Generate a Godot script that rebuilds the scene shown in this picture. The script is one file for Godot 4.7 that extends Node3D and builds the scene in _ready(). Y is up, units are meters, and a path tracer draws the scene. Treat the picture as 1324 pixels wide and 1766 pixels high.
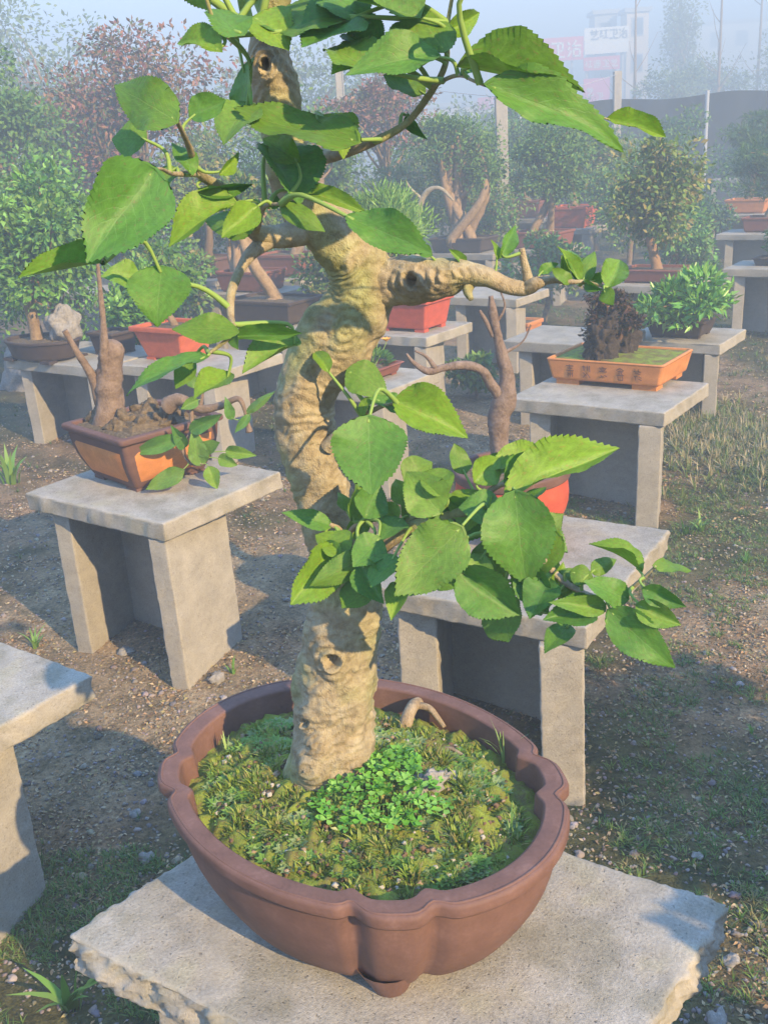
extends Node3D
# A bonsai nursery on a hazy sunny morning: one large bonsai in a brown lobed pot in front, rows of concrete tables behind.

var M := {}
var taken := {}
var rough := FastNoiseLite.new()
var broad := FastNoiseLite.new()
var chip := FastNoiseLite.new()

# ---------------------------------------------------------------- mesh collector
class Geo:
	var v := PackedVector3Array()
	var n := PackedVector3Array()
	var c := PackedColorArray()
	var uv := PackedVector2Array()
	var ix := PackedInt32Array()
	func vert(p: Vector3, col := Color.WHITE, t := Vector2.ZERO, nor := Vector3.ZERO) -> int:
		v.append(p); n.append(nor); c.append(col); uv.append(t)
		return v.size() - 1
	func tri(a: int, b: int, d: int) -> void:
		ix.append(a); ix.append(d); ix.append(b)
	func quad(a: int, b: int, d: int, e: int) -> void:
		tri(a, b, d); tri(a, d, e)
	func smooth() -> void:
		for k in range(0, ix.size(), 3):
			var a := ix[k]; var b := ix[k + 1]; var d := ix[k + 2]
			var f := (v[d] - v[a]).cross(v[b] - v[a])
			n[a] += f; n[b] += f; n[d] += f
		for k in n.size():
			n[k] = n[k].normalized() if n[k].length_squared() > 0.0 else Vector3.UP
	func mesh(mat: Material, do_smooth := true) -> ArrayMesh:
		if do_smooth:
			smooth()
		var a := []
		a.resize(Mesh.ARRAY_MAX)
		a[Mesh.ARRAY_VERTEX] = v; a[Mesh.ARRAY_NORMAL] = n; a[Mesh.ARRAY_COLOR] = c; a[Mesh.ARRAY_TEX_UV] = uv; a[Mesh.ARRAY_INDEX] = ix
		var m := ArrayMesh.new()
		m.add_surface_from_arrays(Mesh.PRIMITIVE_TRIANGLES, a)
		m.surface_set_material(0, mat)
		return m

func numbered(s: String) -> String:
	if not taken.has(s):
		taken[s] = 0
		return s
	taken[s] += 1
	return "%s_%03d" % [s, taken[s]]

func inst(called: String, m: Mesh, parent: Node = null) -> MeshInstance3D:
	var o := MeshInstance3D.new()
	o.mesh = m
	if parent == null:
		o.name = numbered(called)
		add_child(o)
	else:
		o.name = called
		parent.add_child(o, true)
	return o

func tag(o: Node, label: String, category: String, group := "", kind := "") -> void:
	if label != "": o.set_meta("label", label)
	if category != "": o.set_meta("category", category)
	if group != "": o.set_meta("group", group)
	if kind != "": o.set_meta("kind", kind)

func thing(called: String, label: String, category: String, at: Vector3, turn := 0.0, group := "") -> Node3D:
	var o := Node3D.new()
	o.name = numbered(called)
	add_child(o)
	o.position = at
	o.rotation.y = turn
	tag(o, label, category, group)
	return o

# ---------------------------------------------------------------- materials
func lin(r: float, g: float, b: float) -> Color:
	return Color(r, g, b).linear_to_srgb()

func noise_tex(side: int, sd: int, layers: Array, stops: Array, bump: float) -> Array:
	var total := PackedFloat32Array()
	total.resize(side * side)
	for l in layers:
		var f := FastNoiseLite.new()
		f.seed = sd + int(l[0] * 1000.0)
		f.frequency = l[0]
		f.noise_type = l[2] if l.size() > 2 else FastNoiseLite.TYPE_SIMPLEX_SMOOTH
		f.fractal_octaves = 4
		if f.noise_type == FastNoiseLite.TYPE_CELLULAR:
			f.fractal_type = FastNoiseLite.FRACTAL_NONE
			f.cellular_return_type = FastNoiseLite.RETURN_DISTANCE
		var d := f.get_seamless_image(side, side).get_data()
		var w: float = l[1] / 255.0
		if l.size() > 3:
			var cut: float = l[3] * 255.0
			for k in total.size():
				if d[k] > cut:
					total[k] -= minf((d[k] - cut) / 18.0, 1.0) * l[1]
		else:
			for k in total.size():
				total[k] += d[k] * w
	var lo := 1e9
	var hi := -1e9
	for x in total:
		lo = minf(lo, x); hi = maxf(hi, x)
	var g := Gradient.new()
	g.offsets = PackedFloat32Array(stops.map(func(s): return s[0]))
	g.colors = PackedColorArray(stops.map(func(s): return s[1]))
	var lut := PackedByteArray()
	for k in 256:
		var q := g.sample(k / 255.0).linear_to_srgb()
		lut.append(int(q.r * 255)); lut.append(int(q.g * 255)); lut.append(int(q.b * 255))
	var rgb := PackedByteArray()
	rgb.resize(side * side * 3)
	for k in total.size():
		var x := (total[k] - lo) / (hi - lo)
		total[k] = x
		var i := int(x * 255.0) * 3
		rgb[k * 3] = lut[i]; rgb[k * 3 + 1] = lut[i + 1]; rgb[k * 3 + 2] = lut[i + 2]
	var col := ImageTexture.create_from_image(Image.create_from_data(side, side, false, Image.FORMAT_RGB8, rgb))
	var nor: ImageTexture = null
	if bump > 0.0:
		var h := Image.create_from_data(side, side, false, Image.FORMAT_RF, total.to_byte_array())
		h.convert(Image.FORMAT_RGBAF)
		h.bump_map_to_normal_map(bump)
		h.convert(Image.FORMAT_RGB8)
		nor = ImageTexture.create_from_image(h)
	return [col, nor]

func surf(tex: Array, per_metre: float, roughness := 0.95, tint := Color.WHITE, vertex := false, strength := 1.0) -> StandardMaterial3D:
	var m := StandardMaterial3D.new()
	m.albedo_color = tint
	m.roughness = roughness
	m.metallic_specular = 0.3
	if tex.size():
		m.albedo_texture = tex[0]
		if tex[1]:
			m.normal_enabled = true
			m.normal_texture = tex[1]
			m.normal_scale = strength
		m.uv1_triplanar = true
		m.uv1_world_triplanar = true
		m.uv1_scale = Vector3.ONE * per_metre
	m.vertex_color_use_as_albedo = vertex
	return m

func leafmat(back: Color, roughness := 0.55) -> StandardMaterial3D:
	var m := StandardMaterial3D.new()
	m.vertex_color_use_as_albedo = true
	m.roughness = roughness
	m.metallic_specular = 0.4
	m.backlight_enabled = true
	m.backlight = back
	m.cull_mode = BaseMaterial3D.CULL_DISABLED
	return m

func leaf_texture() -> Array:
	var s := 256
	var im := Image.create(s, s, false, Image.FORMAT_RGB8)
	var hm := Image.create(s, s, false, Image.FORMAT_RGBAF)
	var f := FastNoiseLite.new()
	f.seed = 12
	f.frequency = 0.03
	for y in s:
		var t := y / float(s)
		for x in s:
			var a := absf(x / float(s) - 0.5 + f.get_noise_2d(y * 0.6, 300.0) * 0.02) * 2.0
			var vein := 0.0
			vein = maxf(vein, 1.0 - a / 0.035)
			var k := (t - a * 0.42 + f.get_noise_2d(x * 0.7, y * 0.7 + 90.0) * 0.035) * 8.0 + (0.5 if x > s / 2 else 0.0)
			var dk := absf(k - round(k))
			vein = maxf(vein, (1.0 - dk / 0.085) * (0.75 - a * 0.4))
			var k2 := (t + a * 0.25) * 34.0
			vein = maxf(vein, (1.0 - absf(k2 - round(k2)) / 0.2) * 0.16)
			vein = clampf(vein, 0.0, 1.0)
			var mot := 1.0 + f.get_noise_2d(x, y) * 0.30 + f.get_noise_2d(x * 5.0, y * 5.0) * 0.16
			var base := Color(0.160 * mot, 0.310 * mot, 0.045 * mot).lerp(Color(0.31, 0.45, 0.13), vein * 0.5)
			var spot := f.get_noise_2d(x * 1.7 + 500.0, y * 1.7)
			if spot > 0.36: base = base.lerp(Color(0.26, 0.22, 0.07), minf((spot - 0.36) * 6.0, 0.7))
			im.set_pixel(x, y, base.linear_to_srgb())
			var hgt := -vein * 0.5 + f.get_noise_2d(x * 3, y * 3) * 0.12
			hm.set_pixel(x, y, Color(hgt, hgt, hgt))
	hm.bump_map_to_normal_map(1.5)
	hm.convert(Image.FORMAT_RGB8)
	return [ImageTexture.create_from_image(im), ImageTexture.create_from_image(hm)]

func make_materials() -> void:
	var S := FastNoiseLite.TYPE_SIMPLEX_SMOOTH
	var CE := FastNoiseLite.TYPE_CELLULAR
	var con := noise_tex(1024, 3, [[0.004, 0.8, S], [0.02, 0.6, S], [0.09, 0.9, S], [0.25, 0.9, S], [0.09, 0.5, CE], [0.05, 1.0, S, 0.78], [0.12, 0.8, S, 0.76], [0.5, 0.8, S]], [[0.0, Color(0.09, 0.08, 0.065)], [0.32, Color(0.19, 0.172, 0.145)], [0.55, Color(0.305, 0.28, 0.235)], [0.75, Color(0.40, 0.37, 0.315)], [1.0, Color(0.56, 0.52, 0.45)]], 4.0)
	M.concrete = surf(con, 1.7, 0.95, Color.WHITE, true, 0.8)
	var grd := noise_tex(1024, 9, [[0.006, 1.0, S], [0.04, 0.8, S], [0.16, 0.8, S], [0.09, 0.6, CE]], [[0.0, Color(0.035, 0.033, 0.02)], [0.25, Color(0.10, 0.08, 0.046)], [0.5, Color(0.22, 0.16, 0.10)], [0.7, Color(0.32, 0.235, 0.15)], [1.0, Color(0.48, 0.38, 0.26)]], 6.0)
	M.ground = surf(grd, 0.9, 1.0, Color.WHITE, true, 1.0)
	var brk := noise_tex(512, 21, [[0.012, 0.8, S], [0.05, 0.9, S], [0.2, 0.6, S], [0.025, 0.6, CE]], [[0.0, Color(0.13, 0.105, 0.07)], [0.35, Color(0.26, 0.215, 0.145)], [0.6, Color(0.37, 0.32, 0.225)], [1.0, Color(0.50, 0.46, 0.36)]], 6.0)
	M.bark = surf(brk, 4.0, 0.9, Color.WHITE, true, 1.3)
	M.grey_wood = surf(brk, 4.0, 0.9, lin(0.72, 0.66, 0.72), true, 1.2)
	M.wood = surf(brk, 3.0, 0.9, Color(1.0, 0.95, 0.92), true, 0.7)
	var cl := noise_tex(512, 31, [[0.008, 1.0, S], [0.05, 0.6, S], [0.3, 0.5, S]], [[0.0, Color(0.34, 0.34, 0.33)], [0.3, Color(0.55, 0.54, 0.53)], [0.62, Color(0.66, 0.65, 0.64)], [0.8, Color(0.78, 0.80, 0.82)], [1.0, Color(0.9, 0.98, 1.0)]], 1.8)
	for q in [["brown_clay", lin(0.270, 0.150, 0.118)], ["dark_clay", lin(0.104, 0.076, 0.061)], ["red_clay", lin(0.756, 0.140, 0.073)], ["orange_clay", lin(0.878, 0.354, 0.110)], ["rust_clay", lin(0.366, 0.134, 0.085)], ["frame_clay", lin(0.232, 0.128, 0.098)], ["brick_clay", lin(0.830, 0.195, 0.085)]]:
		M[q[0]] = surf(cl, 5.0, 0.62, q[1], false, 0.5)
	M.soil = surf(noise_tex(512, 41, [[0.02, 1.0, S], [0.12, 1.0, S]], [[0.0, Color(0.03, 0.025, 0.015)], [0.4, Color(0.10, 0.075, 0.045)], [0.7, Color(0.2, 0.15, 0.09)], [1.0, Color(0.36, 0.28, 0.19)]], 5.0), 6.0, 1.0, Color.WHITE, false, 1.0)
	M.moss = surf(noise_tex(512, 43, [[0.008, 1.2, S], [0.05, 0.7, S], [0.2, 0.8, S]], [[0.0, Color(0.07, 0.05, 0.028)], [0.35, Color(0.16, 0.12, 0.05)], [0.5, Color(0.17, 0.20, 0.03)], [0.75, Color(0.22, 0.29, 0.04)], [1.0, Color(0.33, 0.38, 0.09)]], 6.0), 4.0, 1.0, Color.WHITE, false, 1.0)
	M.rock = surf(noise_tex(512, 51, [[0.02, 1.0, S], [0.1, 0.8, S], [0.08, 0.7, CE]], [[0.0, Color(0.012, 0.010, 0.008)], [0.5, Color(0.05, 0.038, 0.028)], [0.8, Color(0.11, 0.085, 0.06)], [1.0, Color(0.2, 0.15, 0.11)]], 7.0), 6.0, 0.95)
	M.stone = surf(noise_tex(256, 53, [[0.03, 1.0, S], [0.15, 0.8, S]], [[0.0, Color(0.12, 0.11, 0.095)], [0.5, Color(0.27, 0.25, 0.22)], [1.0, Color(0.45, 0.42, 0.37)]], 3.0), 8.0, 0.9, Color.WHITE, true)
	M.litter = surf([], 1.0, 0.9, Color.WHITE, true)
	M.white_wood = surf(brk, 5.0, 0.85, lin(0.95, 0.95, 0.95), true)
	var lt := leaf_texture()
	for k in 5:
		var m := StandardMaterial3D.new()
		m.albedo_texture = lt[0]
		m.normal_enabled = true
		m.normal_texture = lt[1]
		m.normal_scale = 0.7
		m.albedo_color = [Color(0.95, 0.95, 0.95), Color(0.80, 0.88, 0.88), Color(1.0, 0.98, 0.8), Color(0.84, 0.86, 0.78), Color(0.74, 0.84, 0.86)][k]
		m.roughness = 0.5
		m.metallic_specular = 0.4
		m.backlight_enabled = true
		m.backlight = Color(0.62, 0.72, 0.25)
		m.cull_mode = BaseMaterial3D.CULL_DISABLED
		M["leaf%d" % k] = m
	M.stem = surf([], 1.0, 0.6, lin(0.22, 0.34, 0.08))
	M.foliage = leafmat(Color(0.5, 0.6, 0.3))
	M.gloss = leafmat(Color(0.4, 0.5, 0.25), 0.3)
	M.petal = leafmat(Color(0.5, 0.35, 0.1))
	M.net = surf([], 1.0, 0.95, lin(0.022, 0.026, 0.032))
	M.metal_post = surf([], 1.0, 0.6, lin(0.4, 0.42, 0.44))
	M.paint_white = surf([], 1.0, 0.7, lin(0.75, 0.75, 0.73))
	M.paint_red = surf([], 1.0, 0.6, lin(0.62, 0.05, 0.11))
	M.paint_pink = surf([], 1.0, 0.6, lin(0.72, 0.06, 0.22))
	M.paint_dark = surf([], 1.0, 0.7, lin(0.12, 0.12, 0.14))
	M.paint_grey = surf([], 1.0, 0.7, lin(0.36, 0.38, 0.42))
	M.plaster = surf(con, 0.2, 0.95, Color(1.0, 1.0, 0.96), true, 0.3)
	M.beige = surf([], 1.0, 0.9, lin(0.62, 0.52, 0.40))
	M.blue = surf([], 1.0, 0.6, lin(0.10, 0.20, 0.45))
	M.pane = surf([], 1.0, 0.15, lin(0.06, 0.09, 0.13))

# ---------------------------------------------------------------- shapes
# a rounded, chipped block; quad: four plan corners (back left, back right, front right, front left) or size only
func block(size: Vector3, cell: float, r: float, amp_side: float, amp_top: float, sd: float, plan: Array = []) -> Geo:
	var g := Geo.new()
	var h := size * 0.5
	var axes := [[0, 1, 2], [1, 2, 0], [2, 0, 1]]
	for ax in axes:
		for sgn in [-1.0, 1.0]:
			var us: PackedFloat32Array = steps(h[ax[1]], cell, r)
			var ws: PackedFloat32Array = steps(h[ax[2]], cell, r)
			var first := g.v.size()
			for u in us:
				for w in ws:
					var p := Vector3.ZERO
					p[ax[0]] = sgn * h[ax[0]]
					p[ax[1]] = u
					p[ax[2]] = w
					var q := p.clamp(-(h - Vector3.ONE * r), h - Vector3.ONE * r)
					var d := (p - q).normalized()
					var s := p * 1.0 + Vector3(sd * 3.1, sd * 1.7, sd * 5.3)
					var wy := absf(d.y)
					var amp := lerpf(amp_side, amp_top, wy)
					var n := rough.get_noise_3dv(s) * 0.7 + chip.get_noise_3dv(s) * 0.5
					var e := broad.get_noise_3dv(s) * (1.0 - wy) * amp_side * 0.9
					p = q + d * (r + n * amp + e)
					if plan.size():
						var a := p.x / size.x + 0.5
						var b := p.z / size.z + 0.5
						var top: Vector2 = plan[0].lerp(plan[1], a)
						var bot: Vector2 = plan[3].lerp(plan[2], a)
						var m := top.lerp(bot, b)
						p = Vector3(m.x, p.y, m.y)
					g.vert(p)
			var nw := ws.size()
			for i in us.size() - 1:
				for j in nw - 1:
					var a := first + i * nw + j
					if sgn > 0: g.quad(a, a + nw, a + nw + 1, a + 1)
					else: g.quad(a, a + 1, a + nw + 1, a + nw)
	return g

func steps(h: float, cell: float, r: float) -> PackedFloat32Array:
	var o := PackedFloat32Array([-h, -h + r * 0.5])
	var n := maxi(1, int(round((2.0 * h - 2.0 * r) / cell)))
	for k in n + 1:
		o.append(-h + r + (2.0 * h - 2.0 * r) * k / n)
	o.append(h - r * 0.5)
	o.append(h)
	return o

func box(g: Geo, c: Vector3, s: Vector3, col := Color.WHITE, b := Basis.IDENTITY) -> void:
	for ax in 3:
		for sgn in [-1.0, 1.0]:
			var e := Vector3.ZERO; e[ax] = sgn * s[ax] * 0.5
			var u := Vector3.ZERO; u[(ax + 1) % 3] = s[(ax + 1) % 3] * 0.5
			var w := Vector3.ZERO; w[(ax + 2) % 3] = s[(ax + 2) % 3] * 0.5
			var i := []
			for q in [[-1, -1], [1, -1], [1, 1], [-1, 1]]:
				i.append(g.vert(c + b * (e + u * q[0] + w * q[1]), col))
			if sgn > 0: g.quad(i[0], i[1], i[2], i[3])
			else: g.quad(i[0], i[3], i[2], i[1])

func catmull(pts: Array, sub: int) -> Array:
	var o := []
	var n := pts.size()
	for i in n - 1:
		var a = pts[maxi(0, i - 1)]; var b = pts[i]; var c = pts[i + 1]; var d = pts[mini(n - 1, i + 2)]
		for k in sub:
			var t := k / float(sub)
			var q := []
			for e in 4:
				q.append(0.5 * (2.0 * b[e] + (c[e] - a[e]) * t + (2.0 * a[e] - 5.0 * b[e] + 4.0 * c[e] - d[e]) * t * t + (3.0 * b[e] - a[e] - 3.0 * c[e] + d[e]) * t * t * t))
			o.append(q)
	o.append(pts[n - 1])
	return o

# a limb: rings along a path of [x, y, z, radius]; lump = relative unevenness; knots = [position, radius, height, hole]
func tube(g: Geo, pts: Array, sides: int, sub: int, lump := 0.0, col := Color.WHITE, knots: Array = [], wrinkle := 0.0, tone := 0.0) -> void:
	var path := catmull(pts, sub)
	var n := path.size()
	var side := Vector3.ZERO
	var first := g.v.size()
	var run := 0.0
	for i in n:
		var p := Vector3(path[i][0], path[i][1], path[i][2])
		var a = path[maxi(0, i - 1)]
		var b = path[mini(n - 1, i + 1)]
		var t := Vector3(b[0] - a[0], b[1] - a[1], b[2] - a[2]).normalized()
		if side == Vector3.ZERO:
			side = t.cross(Vector3(0.2, 0.1, 1.0)).normalized()
		side = (side - t * side.dot(t)).normalized()
		var up := t.cross(side)
		run += Vector3(p.x - a[0], p.y - a[1], p.z - a[2]).length()
		var r: float = maxf(path[i][3], 0.0008)
		for k in sides:
			var ang := TAU * k / sides
			var d := side * cos(ang) + up * sin(ang)
			var q := p + d * r
			var rr := r
			if lump > 0.0:
				rr += r * lump * (broad.get_noise_3dv(q * 1.3) * 1.1 + rough.get_noise_3dv(q * 0.8) * 0.42 + chip.get_noise_3dv(q * Vector3(1.0, 0.35, 1.0)) * 0.16)
			if wrinkle > 0.0:
				var w := sin(run * 420.0 + broad.get_noise_3dv(q * 2.0) * 9.0 + cos(ang * 2.0) * 2.5)
				rr += r * wrinkle * w * (0.7 + 1.6 * broad.get_noise_3dv(q + Vector3(5, 2, 8)))
			for kn in knots:
				var off: Vector3 = q - kn[0]
				if off.length() < kn[1] * 2.0 + 0.012:
					var dist := (off - d * off.dot(d)).length()
					var x: float = dist / kn[1]
					rr += kn[2] * exp(-x * x * 1.6) + kn[2] * 0.32 * cos(x * 17.0) * exp(-x * x * 1.0)
					if kn[3] > 0.0:
						rr -= 0.026 * exp(-pow(dist / kn[3], 4.0))
			var cc := col
			if tone > 0.0:
				var m := broad.get_noise_3dv(q * 0.7 + Vector3(3, 7, 1))
				cc = col.lerp(Color(0.80, 0.95, 0.58), clampf(m * 2.2 + 0.25, 0.0, 0.9) * tone)
				var m2 := rough.get_noise_3dv(q * 0.5 + Vector3(13, 7, 1))
				cc = cc.lerp(Color(1.25, 1.2, 1.15), clampf(m2, 0.0, 0.6) * tone)
			g.vert(p + d * rr, cc)
	for i in n - 1:
		for k in sides:
			var a := first + i * sides + k
			var b := first + i * sides + (k + 1) % sides
			g.quad(a, b, b + sides, a + sides)
	var e := g.vert(Vector3(path[n - 1][0], path[n - 1][1], path[n - 1][2]), col)
	for k in sides:
		g.tri(e, first + (n - 1) * sides + k, first + (n - 1) * sides + (k + 1) % sides)

# closed loops of an outline, each scaled in x and z and set at a height
func loft(g: Geo, outline: PackedVector2Array, prof: Array, cap_bottom := false, cap_top := false, wob := 0.0) -> void:
	var n := outline.size()
	var first := g.v.size()
	for q in prof:
		for o in outline:
			var p := Vector3(o.x * q[0], q[1], o.y * (q[2] if q.size() > 2 else q[0]))
			if wob > 0.0:
				p += Vector3(o.x, 0, o.y).normalized() * broad.get_noise_3dv(p * 1.0) * wob
			g.vert(p)
	for i in prof.size() - 1:
		for k in n:
			var a := first + i * n + k
			var b := first + i * n + (k + 1) % n
			g.quad(a, a + n, b + n, b)
	for e in [[cap_bottom, 0, false], [cap_top, prof.size() - 1, true]]:
		if e[0]:
			var c := g.vert(Vector3(0, prof[e[1]][1], 0))
			for k in n:
				var a: int = first + e[1] * n + k
				var b: int = first + e[1] * n + (k + 1) % n
				if e[2]: g.tri(c, b, a)
				else: g.tri(c, a, b)

func outline_of(shape: String, hx: float, hz: float) -> PackedVector2Array:
	var o := PackedVector2Array()
	if shape == "rect":
		var r := minf(hx, hz) * 0.09
		for k in 4:
			var cx: float = (hx - r) * [1, -1, -1, 1][k]
			var cz: float = (hz - r) * [1, 1, -1, -1][k]
			for j in 6:
				var a := PI * 0.5 * (k + j / 5.0)
				o.append(Vector2(cx + r * cos(a), cz + r * sin(a)))
	elif shape == "lobed":
		for k in 240:
			var a := TAU * k / 240.0
			var c := cos(a) / hx
			var s := sin(a) / hz
			var r := 1.0 / sqrt(c * c + s * s)
			var ca := deg_to_rad(37.0)
			for q in [ca, PI - ca, PI + ca, TAU - ca]:
				var d := absf(angle_difference(a, q))
				r += 0.008 * exp(-pow(d / 0.13, 4.0)) - 0.011 * exp(-pow((d - 0.175) / 0.045, 2.0))
			o.append(Vector2(cos(a), sin(a)) * r)
	else:
		for k in 48:
			var a := TAU * k / 48.0
			o.append(Vector2(cos(a) * hx, sin(a) * hz))
	return o

# a planter: body, rim, soil and feet; sizes at the rim
func planter(called: String, label: String, at: Vector3, turn: float, shape: String, hx: float, hz: float, h: float, taper: float, mat: String, opt := {}) -> Node3D:
	var o := thing(called, label, "plant pot", at, turn, opt.get("group", ""))
	var line := outline_of(shape, hx, hz)
	var foot: float = opt.get("foot", 0.012)
	var lip: float = opt.get("lip", 0.012)
	var deep: float = opt.get("lip_h", h * 0.16)
	var wall: float = opt.get("wall", 0.014)
	var k1 := 1.0 - lip / hx
	var bulge: float = opt.get("bulge", 0.0)
	var prof := [[k1 * taper * 0.96, foot], [k1 * taper, foot + 0.004]]
	for j in range(1, 9):
		var t := j / 8.0
		prof.append([k1 * (lerpf(taper, 1.0, t) + bulge * sin(t * PI)), lerpf(foot + 0.004, h - deep, t)])
	var g := Geo.new()
	loft(g, line, prof, true, false)
	inst("body", g.mesh(M[mat]), o)
	var inx := 1.0 - wall / hx - lip / hx
	var r := Geo.new()
	var low: float = h - opt.get("soil_low", 0.02) - 0.012
	loft(r, line, [[k1, h - deep], [1.0 - 0.003 / hx, h - deep + 0.003], [1.0, h - deep + 0.007], [1.0, h - 0.006], [1.0 - 0.002 / hx, h - 0.002], [1.0 - 0.006 / hx, h], [inx + 0.005 / hx, h], [inx, h - 0.004], [inx * 0.99, low]])
	inst("rim", r.mesh(M[opt.get("rim_mat", mat)]), o)
	var s := Geo.new()
	var mound: float = opt.get("mound", 0.01)
	var sprof := []
	for j in 25:
		var t := j / 24.0
		sprof.append([inx * 1.0 * (1.0 - t) + 0.001, h - opt.get("soil_low", 0.02) + mound * sin(t * PI * 0.5)])
	loft(s, line, sprof, false, true, 0.0)
	for k in s.v.size():
		s.v[k].y += rough.get_noise_3dv(s.v[k] + at) * opt.get("soil_rough", 0.006)
	inst("soil", s.mesh(M[opt.get("soil", "soil")]), o)
	if foot > 0.004:
		for q in [[-1, -1], [1, -1], [1, 1], [-1, 1]]:
			var f := Geo.new()
			var fw: float = opt.get("foot_w", 0.16)
			var c := Vector3(q[0] * hx * taper * 0.70, foot * 0.5, q[1] * hz * taper * 0.70)
			if shape == "lobed":
				var fa := deg_to_rad(37.0)
				c = Vector3(q[0] * cos(fa), 0, q[1] * sin(fa)) * (0.264 * taper * 0.90)
				var ring := PackedVector2Array()
				for e in 20: ring.append(Vector2(cos(TAU * e / 20.0), sin(TAU * e / 20.0)))
				loft(f, ring, [[0.020, 0.0], [0.024, 0.003], [0.028, foot * 0.5], [0.037, foot + 0.004], [0.045, foot + 0.022]], true, false)
				for e in f.v.size(): f.v[e] += c
			else:
				box(f, c, Vector3(hx * fw * 2.0, foot + 0.004, hz * fw * 2.0))
			inst("foot", f.mesh(M[mat]), o)
	return o

# ---------------------------------------------------------------- tables
func stone_table(label: String, x: float, z: float, w: float, d: float, top: float, cell := 0.05, turn := -36.5, plan: Array = [], thick := 0.058, opt := {}) -> Node3D:
	var o := thing("concrete_table", label, "table", Vector3(x, 0, z), deg_to_rad(turn), "concrete slab tables of the nursery")
	var sd := fmod(absf(x * 7.31 + z * 3.77), 40.0)
	var rnd := RandomNumberGenerator.new()
	rnd.seed = int(absf(x * 1000) + absf(z * 777))
	var g := block(Vector3(w, thick, d), cell, 0.008, 0.010 if cell > 0.03 else opt.get("edge", 0.008), 0.0012, sd, plan)
	var shade := rnd.randf_range(0.88, 1.05)
	for k in g.c.size():
		var st := broad.get_noise_3dv(g.v[k] * 0.8 + Vector3(sd, 3, sd)) + rough.get_noise_3dv(g.v[k] * 0.6 + Vector3(2, sd, 1)) * 0.5
		g.c[k] = Color(shade, shade, shade * 0.985).lerp(Color(0.72, 0.72, 0.64), clampf(st * 1.6, 0.0, 0.8)).lerp(Color(1.08, 1.0, 0.82), clampf(-st * 1.5 - 0.2, 0.0, 0.7))
	var s := inst("slab", g.mesh(M.concrete), o)
	s.position.y = top - thick * 0.5
	var lh := top - thick + 0.012
	var lt: float = opt.get("leg", 0.075)
	var ld: float = opt.get("leg_d", d * 0.68)
	var lturn := deg_to_rad(-opt.get("leg_turn", 20.0) - turn)
	var ends := []
	for q in [-1.0, 1.0]:
		var l := block(Vector3(lt, lh, ld), cell, 0.006, 0.0035, 0.002, sd + q * 3.0 + 9.0)
		var sh := rnd.randf_range(0.9, 1.06)
		for k in l.c.size(): l.c[k] = Color(sh, sh, sh * 0.985)
		var li := inst("leg", l.mesh(M.concrete), o)
		# the outer front corner of the leg stands under the slab's front corner
		var corner := Vector3(w * 0.5 - 0.012, 0, d * 0.5 - 0.014) if q > 0 else Vector3(-w * 0.5 + 0.09, 0, d * 0.5 - 0.02)
		li.position = corner + Vector3(-q * lt * 0.5, lh * 0.5 - 0.012, -ld * 0.5).rotated(Vector3.UP, lturn)
		ends.append(li.position)
		li.rotation = Vector3(0, lturn + rnd.randf_range(-0.03, 0.03), rnd.randf_range(-0.012, 0.012))
	var span: Vector3 = ends[1] - ends[0]
	var p := block(Vector3(span.length() - lt * 1.05, lh - 0.004, 0.04), cell, 0.005, 0.003, 0.002, sd + 20.0)
	for k in p.c.size(): p.c[k] = Color(0.92, 0.92, 0.9)
	var pi := inst("back_panel", p.mesh(M.concrete), o)
	pi.position = (ends[0] + ends[1]) * 0.5 + Vector3(0, 0, -ld * 0.30).rotated(Vector3.UP, lturn)
	pi.rotation.y = atan2(-span.z, span.x)
	return o

# ---------------------------------------------------------------- plants
func leaf_blade(sd: int, fold: float, droop: float) -> Mesh:
	var rnd := RandomNumberGenerator.new()
	rnd.seed = sd
	var g := Geo.new()
	var rows := 44
	var cols := 8
	var twist := rnd.randf_range(-0.18, 0.18)
	for i in rows + 1:
		var t := i / float(rows)
		var half := 0.5 * pow(sin(PI * pow(t, 0.72)), 0.72) * (1.0 - 0.12 * t) if t < 1.0 else 0.0
		if t > 0.8:
			half *= lerpf(1.0, 0.72, (t - 0.8) / 0.2)
		var saw := 0.925 + (0.055 * rnd.randf_range(0.5, 1.3) if i % 2 == 1 else rnd.randf_range(-0.01, 0.02)) + 0.03 * sin(t * 11.0 + sd * 2.0)
		for j in cols + 1:
			var a := (j / float(cols) - 0.5) * 2.0
			var x := half * a * (saw if absf(a) > 0.9 else 0.965)
			var y := fold * absf(a) * half * 1.3 - droop * t * t + 0.028 * sin(t * 26.0 + absf(a) * 2.0) * absf(a) * (1.0 - t) * 0.5
			y += twist * x * t * 2.0 + 0.06 * sin(t * 7.0 + sd * 1.7) * a * half * 2.0 + 0.05 * sin(t * 4.0 + sd) * t
			var z := t + (-0.06 * sin(PI * absf(a)) * (1.0 - t) * (1.0 if t < 0.12 else 0.0)) - 0.03 * absf(a) * (1.0 if i % 2 == 0 and absf(a) > 0.9 else 0.0)
			g.vert(Vector3(x, y, z), Color.WHITE, Vector2(a * 0.5 + 0.5, t))
	for i in rows:
		for j in cols:
			var p := i * (cols + 1) + j
			g.quad(p, p + cols + 1, p + cols + 2, p + 1)
	return g.mesh(M["leaf%d" % (sd % 5)])

var blades: Array = []

func put_leaf(row: Array, parent: Node3D, k: int) -> void:
	var o := inst("leaf", blades[k % blades.size()], parent)
	var ax := Vector3(row[5], row[6], row[7]).normalized()
	var nor := Vector3(row[8], row[9], row[10])
	nor = (nor - ax * nor.dot(ax)).normalized()
	o.transform = Transform3D(Basis(nor.cross(ax) * row[4], nor * row[3], ax * row[3]), Vector3(row[0], row[1], row[2]) - parent.position)

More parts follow.
